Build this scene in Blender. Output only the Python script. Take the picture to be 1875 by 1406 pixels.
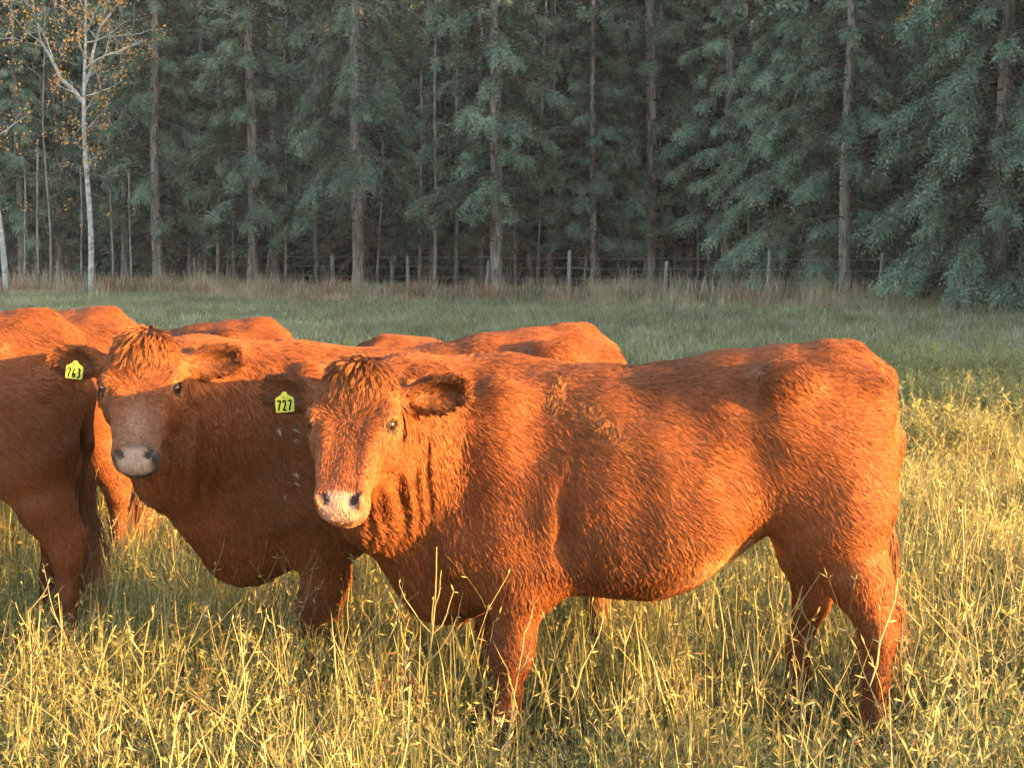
import bpy, math, random
import numpy as np
from mathutils import Vector, Matrix

# ------------------------------------------------------------------ clear
for o in list(bpy.data.objects):
    bpy.data.objects.remove(o, do_unlink=True)
S = bpy.context.scene
COL = S.collection
R = math.radians

# ------------------------------------------------------------------ camera, sky, sun, exposure
CAM_H = 1.57
cam_d = bpy.data.cameras.new('camera')
cam = bpy.data.objects.new('camera', cam_d)
COL.objects.link(cam)
cam.location = (0, 0, CAM_H)
cam.rotation_euler = (R(90 - 5.04), 0, 0)
cam_d.sensor_width = 36.0
cam_d.lens = 2900 / 1875 * 36.0
cam_d.clip_end = 2000
S.camera = cam

SUN_A, SUN_E = 66.0, 7.6          # degrees right of straight behind the camera, elevation
sun_dir = Vector((math.sin(R(SUN_A)) * math.cos(R(SUN_E)), -math.cos(R(SUN_A)) * math.cos(R(SUN_E)), math.sin(R(SUN_E))))
world = bpy.data.worlds.new('World')
S.world = world
world.use_nodes = True
wn = world.node_tree
wn.nodes.clear()
sky = wn.nodes.new('ShaderNodeTexSky')
sky.sky_type = 'NISHITA'
sky.sun_disc = False
sky.sun_elevation = R(SUN_E)
sky.sun_rotation = math.atan2(sun_dir.x, sun_dir.y)
sky.altitude = 600
sky.air_density = 1.0
sky.dust_density = 2.5
sky.ozone_density = 0.7
bg = wn.nodes.new('ShaderNodeBackground')
bg.inputs['Strength'].default_value = 0.15
wo = wn.nodes.new('ShaderNodeOutputWorld')
wn.links.new(sky.outputs[0], bg.inputs[0])
wn.links.new(bg.outputs[0], wo.inputs[0])

sl = bpy.data.lights.new('sun', 'SUN')
sl.energy = 5.0
sl.angle = R(0.5)
sl.color = (1.0, 0.53, 0.14)
so = bpy.data.objects.new('sun', sl)
COL.objects.link(so)
so.rotation_euler = sun_dir.to_track_quat('Z', 'Y').to_euler()

S.view_settings.view_transform = 'Standard'
S.view_settings.look = 'None'
S.view_settings.gamma = 1.0
S.view_settings.use_curve_mapping = False
S.view_settings.exposure = 2.95
S.render.engine = 'CYCLES'
S.cycles.use_denoising = True
S.cycles.max_bounces = 4
S.cycles.diffuse_bounces = 2
S.cycles.use_adaptive_sampling = True
S.cycles.adaptive_threshold = 0.03
S.cycles.glossy_bounces = 2
S.cycles.transmission_bounces = 3
S.cycles.transparent_max_bounces = 4
S.cycles.caustics_reflective = False
S.cycles.caustics_refractive = False

rng = np.random.default_rng(7)
random.seed(7)

# ------------------------------------------------------------------ helpers
def tag(o, label=None, cat=None, group=None, kind=None):
    if label: o['label'] = label
    if cat: o['category'] = cat
    if group: o['group'] = group
    if kind: o['kind'] = kind
    return o

def empty(name, loc=(0, 0, 0), rz=0.0, sc=1.0):
    o = bpy.data.objects.new(name, None)
    o.empty_display_size = 0.2
    COL.objects.link(o)
    o.location = loc
    o.rotation_euler = (0, 0, rz)
    o.scale = (sc, sc, sc) if np.isscalar(sc) else sc
    return o

def link(name, data, parent=None, mat=None):
    o = bpy.data.objects.new(name, data)
    COL.objects.link(o)
    if parent is not None: o.parent = parent
    if mat is not None and len(data.materials) == 0: data.materials.append(mat)
    return o

def copy_tree(o, parent=None):
    c = o.copy()
    COL.objects.link(c)
    if parent is not None: c.parent = parent
    for ch in list(o.children):
        copy_tree(ch, c)
    return c

def mesh_np(name, V, F, col=None, smooth=False):
    """V (n,3); F list of (m,k) int arrays; col (n,3) vertex colours."""
    V = np.asarray(V, np.float32)
    me = bpy.data.meshes.new(name)
    if not isinstance(F, (list, tuple)): F = [F]
    F = [np.asarray(f, np.int32) for f in F if len(f)]
    nl = sum(f.size for f in F)
    nf = sum(len(f) for f in F)
    me.vertices.add(len(V))
    me.vertices.foreach_set('co', V.ravel())
    me.loops.add(nl)
    me.loops.foreach_set('vertex_index', np.concatenate([f.ravel() for f in F]))
    me.polygons.add(nf)
    tot = np.concatenate([np.full(len(f), f.shape[1], np.int32) for f in F])
    st = np.concatenate([[0], np.cumsum(tot)[:-1]]).astype(np.int32)
    me.polygons.foreach_set('loop_start', st)
    me.polygons.foreach_set('loop_total', tot)
    if smooth: me.polygons.foreach_set('use_smooth', np.ones(nf, bool))
    if col is not None:
        a = me.attributes.new('col', 'FLOAT_COLOR', 'POINT')
        c4 = np.ones((len(V), 4), np.float32)
        c4[:, :3] = col
        a.data.foreach_set('color', c4.ravel())
    me.update()
    me.validate()
    return me

class MB:
    """collects raw geometry"""
    def __init__(s): s.v = []; s.f3 = []; s.f4 = []; s.c = []; s.n = 0
    def add(s, V, F, col):
        V = np.asarray(V, float).reshape(-1, 3)
        F = np.asarray(F, int)
        s.v.append(V)
        c = np.asarray(col, float)
        s.c.append(np.broadcast_to(c, V.shape) if c.ndim == 1 else c)
        (s.f3 if F.shape[1] == 3 else s.f4).append(F + s.n)
        s.n += len(V)
    def tube(s, P, r, col, seg=6, cap=True):
        P = np.asarray(P, float); n = len(P)
        r = np.broadcast_to(np.asarray(r, float), (n,))
        T = np.gradient(P, axis=0)
        T /= np.linalg.norm(T, axis=1, keepdims=True) + 1e-9
        ref = np.array([0, 0, 1.0]) if abs(T[:, 2]).mean() < .8 else np.array([1.0, 0, 0])
        A = np.cross(T, ref); A /= np.linalg.norm(A, axis=1, keepdims=True) + 1e-9
        B = np.cross(T, A)
        th = np.arange(seg) * 2 * np.pi / seg
        V = P[:, None] + r[:, None, None] * (np.cos(th)[None, :, None] * A[:, None] + np.sin(th)[None, :, None] * B[:, None])
        idx = np.arange(n * seg).reshape(n, seg)
        a = idx[:-1]; b = np.roll(idx, -1, 1)[:-1]; c = np.roll(idx, -1, 1)[1:]; d = idx[1:]
        F = np.stack([a, b, c, d], -1).reshape(-1, 4)
        V = V.reshape(-1, 3)
        cc = np.asarray(col, float)
        if cc.ndim == 2: cc = np.repeat(cc, seg, 0)
        s.add(V, F, cc)
        if cap:
            s.add(np.vstack([P[-1] + T[-1] * r[-1] * .3, V[-seg:]]), [[0, 1 + i, 1 + (i + 1) % seg] for i in range(seg)], cc[-1] if cc.ndim == 2 else cc)
    def box(s, c, size, col, rz=0):
        c = np.array(c, float); h = np.array(size, float) / 2
        V = np.array([[x, y, z] for x in (-1, 1) for y in (-1, 1) for z in (-1, 1)], float) * h
        cs, sn = math.cos(rz), math.sin(rz)
        V = np.stack([V[:, 0] * cs - V[:, 1] * sn, V[:, 0] * sn + V[:, 1] * cs, V[:, 2]], 1) + c
        s.add(V, [[0, 1, 3, 2], [4, 6, 7, 5], [0, 4, 5, 1], [2, 3, 7, 6], [0, 2, 6, 4], [1, 5, 7, 3]], col)
    def mesh(s, name, smooth=False):
        F = []
        if s.f3: F.append(np.vstack(s.f3))
        if s.f4: F.append(np.vstack(s.f4))
        return mesh_np(name, np.vstack(s.v), F, np.vstack(s.c), smooth)

def unit(a):
    a = np.asarray(a, float)
    return a / (np.linalg.norm(a, axis=-1, keepdims=True) + 1e-9)

def hash3(i, j, k, seed=0):
    h = (i * 374761393 + j * 668265263 + k * 2147483647 + seed * 1274126177).astype(np.int64)
    h = (h ^ (h >> 13)) * 1274126177
    h = h ^ (h >> 16)
    return (h & 0xFFFFFF).astype(np.float64) / 0xFFFFFF

def vnoise(P, f, seed=0):
    """value noise in -1..1"""
    Q = np.asarray(P, float) * f
    i = np.floor(Q).astype(np.int64); t = Q - i; t = t * t * (3 - 2 * t)
    r = 0
    for a in (0, 1):
        for b in (0, 1):
            for c in (0, 1):
                w = (t[:, 0] if a else 1 - t[:, 0]) * (t[:, 1] if b else 1 - t[:, 1]) * (t[:, 2] if c else 1 - t[:, 2])
                r = r + w * hash3(i[:, 0] + a, i[:, 1] + b, i[:, 2] + c, seed)
    return r * 2 - 1

# ------------------------------------------------------------------ materials
def nodes(name):
    m = bpy.data.materials.new(name)
    m.use_nodes = True
    nt = m.node_tree
    return m, nt, nt.nodes['Principled BSDF']

def leaf_mat(name, rough=.7, trans=.25, var=.35, nscale=3.0, spec=.25):
    """vertex colour, patchy brightness variation, some light through the leaf"""
    m, nt, b = nodes(name)
    at = nt.nodes.new('ShaderNodeAttribute'); at.attribute_name = 'col'
    oi = nt.nodes.new('ShaderNodeObjectInfo')
    tc = nt.nodes.new('ShaderNodeTexCoord')
    no = nt.nodes.new('ShaderNodeTexNoise'); no.inputs['Scale'].default_value = nscale
    nt.links.new(tc.outputs['Object'], no.inputs['Vector'])
    mr = nt.nodes.new('ShaderNodeMapRange')
    mr.inputs['From Min'].default_value = .3; mr.inputs['From Max'].default_value = .7
    mr.inputs['To Min'].default_value = 1 - var; mr.inputs['To Max'].default_value = 1 + var
    nt.links.new(no.outputs['Fac'], mr.inputs['Value'])
    mr2 = nt.nodes.new('ShaderNodeMapRange')
    mr2.inputs['To Min'].default_value = .75; mr2.inputs['To Max'].default_value = 1.25
    nt.links.new(oi.outputs['Random'], mr2.inputs['Value'])
    mu = nt.nodes.new('ShaderNodeMath'); mu.operation = 'MULTIPLY'
    nt.links.new(mr.outputs[0], mu.inputs[0]); nt.links.new(mr2.outputs[0], mu.inputs[1])
    vm = nt.nodes.new('ShaderNodeVectorMath'); vm.operation = 'SCALE'
    nt.links.new(at.outputs['Color'], vm.inputs[0]); nt.links.new(mu.outputs[0], vm.inputs['Scale'])
    nt.links.new(vm.outputs[0], b.inputs['Base Color'])
    b.inputs['Roughness'].default_value = rough
    b.inputs['Specular IOR Level'].default_value = spec
    if trans > 0:
        tr = nt.nodes.new('ShaderNodeBsdfTranslucent')
        nt.links.new(vm.outputs[0], tr.inputs['Color'])
        mx = nt.nodes.new('ShaderNodeMixShader'); mx.inputs[0].default_value = trans
        nt.links.new(b.outputs[0], mx.inputs[1]); nt.links.new(tr.outputs[0], mx.inputs[2])
        nt.links.new(mx.outputs[0], nt.nodes['Material Output'].inputs[0])
    return m

def bark_mat(name, c1, c2, scale=(14, 14, 2.5), bump=.6):
    m, nt, b = nodes(name)
    tc = nt.nodes.new('ShaderNodeTexCoord')
    mp = nt.nodes.new('ShaderNodeMapping'); mp.inputs['Scale'].default_value = scale
    nt.links.new(tc.outputs['Object'], mp.inputs['Vector'])
    no = nt.nodes.new('ShaderNodeTexNoise'); no.inputs['Scale'].default_value = 1.0; no.inputs['Detail'].default_value = 6
    nt.links.new(mp.outputs[0], no.inputs['Vector'])
    cr = nt.nodes.new('ShaderNodeValToRGB')
    cr.color_ramp.elements[0].position = .35; cr.color_ramp.elements[0].color = (*c1, 1)
    cr.color_ramp.elements[1].position = .65; cr.color_ramp.elements[1].color = (*c2, 1)
    at = nt.nodes.new('ShaderNodeAttribute'); at.attribute_name = 'col'
    vm = nt.nodes.new('ShaderNodeVectorMath'); vm.operation = 'MULTIPLY'
    v2 = nt.nodes.new('ShaderNodeVectorMath'); v2.operation = 'SCALE'; v2.inputs['Scale'].default_value = 2.0
    nt.links.new(no.outputs['Fac'], cr.inputs[0]); nt.links.new(cr.outputs[0], vm.inputs[0]); nt.links.new(at.outputs['Color'], vm.inputs[1])
    nt.links.new(vm.outputs[0], v2.inputs[0]); nt.links.new(v2.outputs[0], b.inputs['Base Color'])
    bu = nt.nodes.new('ShaderNodeBump'); bu.inputs['Strength'].default_value = bump; bu.inputs['Distance'].default_value = .03
    nt.links.new(no.outputs['Fac'], bu.inputs['Height']); nt.links.new(bu.outputs[0], b.inputs['Normal'])
    b.inputs['Roughness'].default_value = .9
    b.inputs['Specular IOR Level'].default_value = .2
    return m

def plain_mat(name, c, rough=.6, spec=.4, metal=0, var=.2, nscale=30):
    m, nt, b = nodes(name)
    tc = nt.nodes.new('ShaderNodeTexCoord')
    no = nt.nodes.new('ShaderNodeTexNoise'); no.inputs['Scale'].default_value = nscale; no.inputs['Detail'].default_value = 4
    nt.links.new(tc.outputs['Object'], no.inputs['Vector'])
    cr = nt.nodes.new('ShaderNodeValToRGB')
    cr.color_ramp.elements[0].color = (*[x * (1 - var) for x in c], 1)
    cr.color_ramp.elements[1].color = (*[min(1, x * (1 + var)) for x in c], 1)
    nt.links.new(no.outputs['Fac'], cr.inputs[0]); nt.links.new(cr.outputs[0], b.inputs['Base Color'])
    b.inputs['Roughness'].default_value = rough
    b.inputs['Specular IOR Level'].default_value = spec
    b.inputs['Metallic'].default_value = metal
    return m

M_needle = leaf_mat('spruce_needles', trans=.12, var=.35, nscale=.9)
M_leaf = leaf_mat('autumn_leaves', trans=.35, var=.3, nscale=2)
M_weed = leaf_mat('dry_weeds', trans=.3, var=.3, nscale=4)
M_grass = leaf_mat('meadow_grass', trans=.3, var=.3, nscale=4)
M_bark = bark_mat('spruce_bark', (.115, .098, .082), (.32, .28, .24))
M_aspen = bark_mat('aspen_bark', (.22, .215, .20), (.46, .455, .43), scale=(6, 6, 9), bump=.2)
M_post = bark_mat('weathered_post_wood', (.13, .12, .105), (.25, .235, .205), scale=(40, 40, 3), bump=.3)
M_wire = plain_mat('fence_wire', (.33, .33, .34), .5, .5, .6)

# ------------------------------------------------------------------ ground
def ground_h(x, y):
    x = np.asarray(x, float); y = np.asarray(y, float)
    b = .025 * np.sin(x * 1.3 + .6 * y) * np.sin(y * .9 - .3 * x) + .02 * np.sin(x * .31 + 2) * np.sin(y * .27)
    return b * np.clip((np.abs(y - 6) - 2) / 6, 0, 1)

def build_ground():
    def axis(lo, hi, fine_lo, fine_hi, st):
        f = np.arange(fine_lo, fine_hi + st / 2, st)
        a = fine_lo - np.geomspace(st, fine_lo - lo, 26)[::-1]
        b = fine_hi + np.geomspace(st, hi - fine_hi, 26)
        return np.concatenate([a, f, b])
    xs = axis(-700, 700, -24, 24, .4); ys = axis(-700, 700, -2, 64, .4)
    X, Y = np.meshgrid(xs, ys, indexing='ij')
    Z = ground_h(X, Y) * (np.hypot(X, Y) < 90)
    n, m = X.shape
    idx = np.arange(n * m).reshape(n, m)
    F = np.stack([idx[:-1, :-1], idx[1:, :-1], idx[1:, 1:], idx[:-1, 1:]], -1).reshape(-1, 4)
    me = mesh_np('pasture_ground', np.stack([X, Y, Z], -1).reshape(-1, 3), F, smooth=True)
    m_, nt, b = nodes('pasture_soil')
    tc = nt.nodes.new('ShaderNodeTexCoord')
    n1 = nt.nodes.new('ShaderNodeTexNoise'); n1.inputs['Scale'].default_value = .45; n1.inputs['Detail'].default_value = 5
    n2 = nt.nodes.new('ShaderNodeTexNoise'); n2.inputs['Scale'].default_value = 14; n2.inputs['Detail'].default_value = 8
    for q in (n1, n2): nt.links.new(tc.outputs['Object'], q.inputs['Vector'])
    c1 = nt.nodes.new('ShaderNodeValToRGB')
    c1.color_ramp.elements[0].position = .35; c1.color_ramp.elements[0].color = (.10, .12, .065, 1)
    c1.color_ramp.elements[1].position = .65; c1.color_ramp.elements[1].color = (.20, .185, .11, 1)
    c2 = nt.nodes.new('ShaderNodeValToRGB')
    c2.color_ramp.elements[0].position = .3; c2.color_ramp.elements[0].color = (.45, .42, .38, 1)
    c2.color_ramp.elements[1].position = .7; c2.color_ramp.elements[1].color = (1.15, 1.12, 1.0, 1)
    nt.links.new(n1.outputs[0], c1.inputs[0]); nt.links.new(n2.outputs[0], c2.inputs[0])
    mx = nt.nodes.new('ShaderNodeVectorMath'); mx.operation = 'MULTIPLY'
    nt.links.new(c1.outputs[0], mx.inputs[0]); nt.links.new(c2.outputs[0], mx.inputs[1])
    nt.links.new(mx.outputs[0], b.inputs['Base Color'])
    bu = nt.nodes.new('ShaderNodeBump'); bu.inputs['Strength'].default_value = .8; bu.inputs['Distance'].default_value = .05
    nt.links.new(n2.outputs[0], bu.inputs['Height']); nt.links.new(bu.outputs[0], b.inputs['Normal'])
    b.inputs['Roughness'].default_value = .95
    b.inputs['Specular IOR Level'].default_value = .1
    tag(link('ground', me, mat=m_), 'open pasture ground under the grass', None, None, 'structure')
build_ground()

# ------------------------------------------------------------------ spruce trees
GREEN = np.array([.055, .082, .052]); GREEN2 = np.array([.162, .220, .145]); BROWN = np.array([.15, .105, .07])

def branchlets(B0, D, L, col, g, n=6, leaf=.075, wid=.026, outw=None):
    """herringbone sprays of small diamond leaves; B0 (k,3), D (k,3) unit, L (k,)"""
    k = len(B0)
    t = (np.arange(n) + .5) / n
    side = np.where(np.arange(n) % 2 == 0, 1., -1.)
    sag = np.array([0, 0, -1.0])
    P = B0[:, None] + D[:, None] * (L[:, None] * t)[..., None] + sag * (L[:, None] * t ** 2 * .35)[..., None]
    Sd = unit(np.cross(D, g.normal(0, 1, (k, 3))))
    Sd2 = Sd[:, None] * side[None, :, None]
    A = unit(D[:, None] * .8 + Sd2 * .75 + g.normal(0, .25, (k, n, 3)) + sag * .25)
    ll = leaf * (g.uniform(.7, 1.35, (k, n)))[..., None] * (1.15 - .5 * t)[None, :, None]
    Nn = g.normal(0, .55, (k, n, 3)) + np.array([0, 0, .75])
    if outw is not None: Nn = Nn + outw * .75
    N = unit(np.cross(A, Nn))
    tip = P + A * ll
    mid = P + A * ll * .45
    w = wid * (1 + g.uniform(-.3, .5, (k, n)))[..., None]
    V = np.stack([P, mid + N * w, tip, mid - N * w], 2).reshape(-1, 3)
    F = np.arange(len(V)).reshape(-1, 4)
    C = np.repeat(col[:, None], n * 4, 1).reshape(-1, 3) * g.uniform(.75, 1.25, (k * n, 1)).repeat(4, 0)
    return V, F, C

def make_spruce(seed, H=18.0, r0=.17, low=1.6, blen=2.3, droop=.45, bare=.15, vis=10.0, per=5, spacing=.30, lean=0.0, leafsc=1.0, zmin=0.0):
    g = np.random.default_rng(seed)
    tr = MB(); cr = MB()
    zz = np.linspace(0, H, 22)
    ph = g.uniform(0, 6.28, 2)
    ax = np.stack([lean * zz + .05 * np.sin(zz * .5 + ph[0]), .05 * np.sin(zz * .43 + ph[1]), zz], 1)
    rad = r0 * (1 - zz / H) ** .8 + .012
    rad[0] *= 1.35
    tr.tube(ax, rad, (.5, .5, .5), seg=9, cap=False)
    def at(z): return np.array([np.interp(z, zz, ax[:, i]) for i in range(3)])
    z = low * .45
    while z < H - .3:
        detail = z < vis
        sp = spacing if detail else spacing * 2.0
        cnt = per if detail else per
        a0 = g.uniform(0, 6.28)
        for i in range(cnt):
            zb = z + g.uniform(-.5, .5) * sp
            az = a0 + i * 2 * np.pi / cnt + g.uniform(-.4, .4)
            frac = 1 - (zb / H)
            env = blen * min(1.0, (frac * 1.25) ** .8)
            l = env * g.uniform(.55, 1.12)
            dead = zb < low or g.random() < bare * .6
            if dead and zb < low: l *= g.uniform(.3, .8)
            sl0 = g.uniform(-.15, .25); dr = droop * g.uniform(.7, 1.5)
            p0 = at(zb)
            d = np.array([math.cos(az), math.sin(az), 0]); sd = np.array([-d[1], d[0], 0])
            bend = g.uniform(-.25, .25)
            def pos(t):
                t = np.asarray(t, float)[..., None]
                return p0 + d * (l * t) + sd * (bend * l * t * t) + np.array([0, 0, 1.]) * (l * (sl0 * t - dr * t * t + .16 * dr * t ** 5))
            tt = np.linspace(0, 1, 6 if detail else 4)
            tr.tube(pos(tt), np.linspace(.014 + .006 * l, .004, len(tt)), (.20, .18, .16), seg=4 if detail else 3, cap=False)
            if dead:
                k = int(5 + 9 * l)
                t = g.uniform(.2, 1, k)
                D = unit(d * .5 + sd * g.choice([-1, 1], k)[:, None] * .6 + g.normal(0, .25, (k, 3)) + np.array([0, 0, -.7]))
                L = g.uniform(.12, .45, k)
                for q in range(k):
                    b0 = pos(t[q:q + 1])[0]
                    tr.tube([b0, b0 + D[q] * L[q] * .5, b0 + D[q] * L[q] + np.array([0, 0, -.08])], [.006, .004, .002], (.24, .18, .14), seg=3, cap=False)
                continue
            k = int((44 if detail else 12) * l + 8)
            inner = .22 + bare * .8
            t = inner + (1 - inner) * np.sqrt(g.uniform(0, 1, k))
            sgn = g.choice([-1, 1], k)[:, None]
            hang = g.uniform(.15, .9, k)[:, None]
            D = unit(d * g.uniform(.3, .9, (k, 1)) + sd * sgn * g.uniform(.25, .9, (k, 1)) + np.array([0, 0, -1.]) * hang + g.normal(0, .15, (k, 3)))
            L = np.clip(.30 * l * (1.15 - .55 * t) * g.uniform(.6, 1.4, k), .14, .62) * (1 if detail else 1.6)
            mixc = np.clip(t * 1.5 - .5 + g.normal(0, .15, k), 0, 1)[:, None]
            col = GREEN * (1 - mixc) + GREEN2 * mixc  # light and shade in the colour: inner sprays darkened, bough tips lightened
            br = (g.random(k) < (.38 * (1 - t)))[:, None]
            col = np.where(br, BROWN, col)
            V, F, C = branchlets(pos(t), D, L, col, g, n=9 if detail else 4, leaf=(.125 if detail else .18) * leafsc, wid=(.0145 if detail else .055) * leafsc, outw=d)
            if zmin > 0:
                q = V.reshape(-1, 4, 3)
                ok = q[:, 0, 2] > zmin + .5 * np.sin(az * 3 + seed) + g.uniform(-.2, .2, len(q))
                V = q[ok].reshape(-1, 3); C = C.reshape(-1, 4, 3)[ok].reshape(-1, 3); F = np.arange(len(V)).reshape(-1, 4)
                if len(V) == 0: continue
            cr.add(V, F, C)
        z += sp
    return tr.mesh('spruce_trunk', True), cr.mesh('spruce_crown')

SPR = [make_spruce(1, blen=2.1, low=2.2, droop=.42, bare=.10, per=5, spacing=.36, zmin=1.7),
       make_spruce(2, blen=2.6, low=2.6, droop=.80, bare=.22, per=5, spacing=.46, zmin=1.9),
       make_spruce(3, blen=1.7, low=1.9, droop=.30, bare=.05, per=6, spacing=.34, r0=.12, zmin=1.5),
       make_spruce(4, blen=2.9, low=1.2, droop=.60, bare=.12, per=6, r0=.20, leafsc=1.1)]
for t_, c_ in SPR:
    t_.materials.append(M_bark); c_.materials.append(M_needle)
# tree far back in the wood: coarser crown
FAR = [make_spruce(11, blen=2.3, low=2.0, bare=.25, vis=0.0, per=5, spacing=.24, leafsc=.75),
       make_spruce(12, blen=2.0, low=2.6, droop=.6, bare=.3, vis=0.0, per=5, spacing=.24, r0=.15, leafsc=.75)]
FAR.append(make_spruce(13, blen=2.6, low=.4, droop=.4, bare=.05, vis=0.0, per=6, spacing=.22, leafsc=.9))
for t_, c_ in FAR:
    t_.materials.append(M_bark); c_.materials.append(M_needle)

def place_tree(kind, x, y, rz, sc, label, group, name='spruce_tree'):
    e = empty(name, (x, y, -.03), rz, sc)
    tag(e, label, 'tree', group)
    link('trunk', kind[0], e); link('crown', kind[1], e)
    return e

def px_x(px, y): return (px - 937.5) / 2900 * y

# spruces one can pick out along the edge of the wood: (column in the picture, depth, kind, yaw, size, label)
FRONT = [
    (40, 54, 2, .4, .95, 'small dense spruce at the left edge behind the pale leaning aspen'),
    (112, 55, 0, 2.2, .9, 'dense green spruce just left of the white aspen trunk'),
    (292, 52, 0, 1.0, 1.0, 'dense spruce with thin trunk right of the white aspen'),
    (372, 54, 2, 3.0, .95, 'slim dense spruce second to the right of the white aspen'),
    (463, 50, 0, 4.1, 1.0, 'spruce with straight brown trunk left of the leftmost fence posts'),
    (655, 48, 1, 0.3, 1.05, 'tall spruce with long drooping boughs and slightly leaning grey trunk'),
    (790, 52, 2, 5.0, .9, 'slim spruce between the drooping spruce and the thick pale trunk'),
    (908, 46, 0, 2.6, 1.1, 'spruce with thick pale grey trunk near the middle of the wood'),
    (1010, 51, 2, 1.4, 1.0, 'slim spruce set back right of the thick pale trunk'),
    (1085, 46, 2, 4.4, .85, 'low spruce with dangling brown twigs right of a white fence post'),
    (1187, 47, 0, 3.5, 1.08, 'spruce with forking double trunk right of the middle of the wood'),
    (1262, 49, 2, 0.9, 1.0, 'slim spruce among the cluster of thin poles'),
    (1330, 45.5, 0, 5.4, .95, 'spruce with thin bare lower trunk right of the pole cluster'),
    (1468, 43, 3, 1.9, .85, 'broad spruce whose boughs sweep down to the dry grass'),
    (1548, 40, 0, 0.2, .92, 'spruce with slender dark trunk left of the lone right-hand fence post'),
    (1735, 44, 2, 2.9, .95, 'shaded spruce behind the fence right of the lone fence post'),
    (1832, 36.5, 3, 3.7, .95, 'big wide spruce with pale trunk at the right edge'),
    (1905, 39, 0, 1.2, 1.0, 'spruce cut by the right edge of the picture'),
]
for px, y, k, rz, sc, lab in FRONT:
    place_tree(SPR[k], px_x(px, y), y, rz, sc, lab, 'spruces along the edge of the wood')

# shaded interior of the wood
g = np.random.default_rng(21)
n = 0
pts = []
tries = 0
while len(pts) < 105 and tries < 6000:
    tries += 1
    y = g.uniform(50, 80); x = g.uniform(-.36 * y, .36 * y)
    if y < 52.5 - .66 * x * .75: continue
    if all((x - a) ** 2 + (y - b) ** 2 > 1.9 ** 2 for a, b in pts): pts.append((x, y))
for x, y in pts:
    place_tree(FAR[int(g.integers(2)) if y < 63 else 2] if y > 54 else SPR[int(g.integers(3))], x, y, g.uniform(0, 6.28), g.uniform(.9, 1.15),
               'dark spruce standing deep in the wood behind the front trees', 'spruces deep in the wood')
for i in range(44):
    y = g.uniform(82, 100); x = -36 + 72 * (i + g.random()) / 44
    place_tree(FAR[2], x, y, g.uniform(0, 6.28), g.uniform(1.3, 1.6), 'dark spruce standing deep in the wood behind the front trees', 'spruces deep in the wood')
# right arm of the wood, outside the picture, that keeps the evening sun off the far meadow
for i in range(66):
    r_ = i % 3
    y = 6.9 + (i // 3) * 3.0 + r_ + g.uniform(-.5, .5)
    place_tree((FAR[2], SPR[3], FAR[2])[r_], 19 + r_ * 2.6 + .30 * max(0, y - 20) + g.uniform(-.6, .6), y, g.uniform(0, 6.28), g.uniform(.95, 1.2),
               'spruce in the arm of the wood to the right of the pasture', 'spruces right of the pasture')

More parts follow.
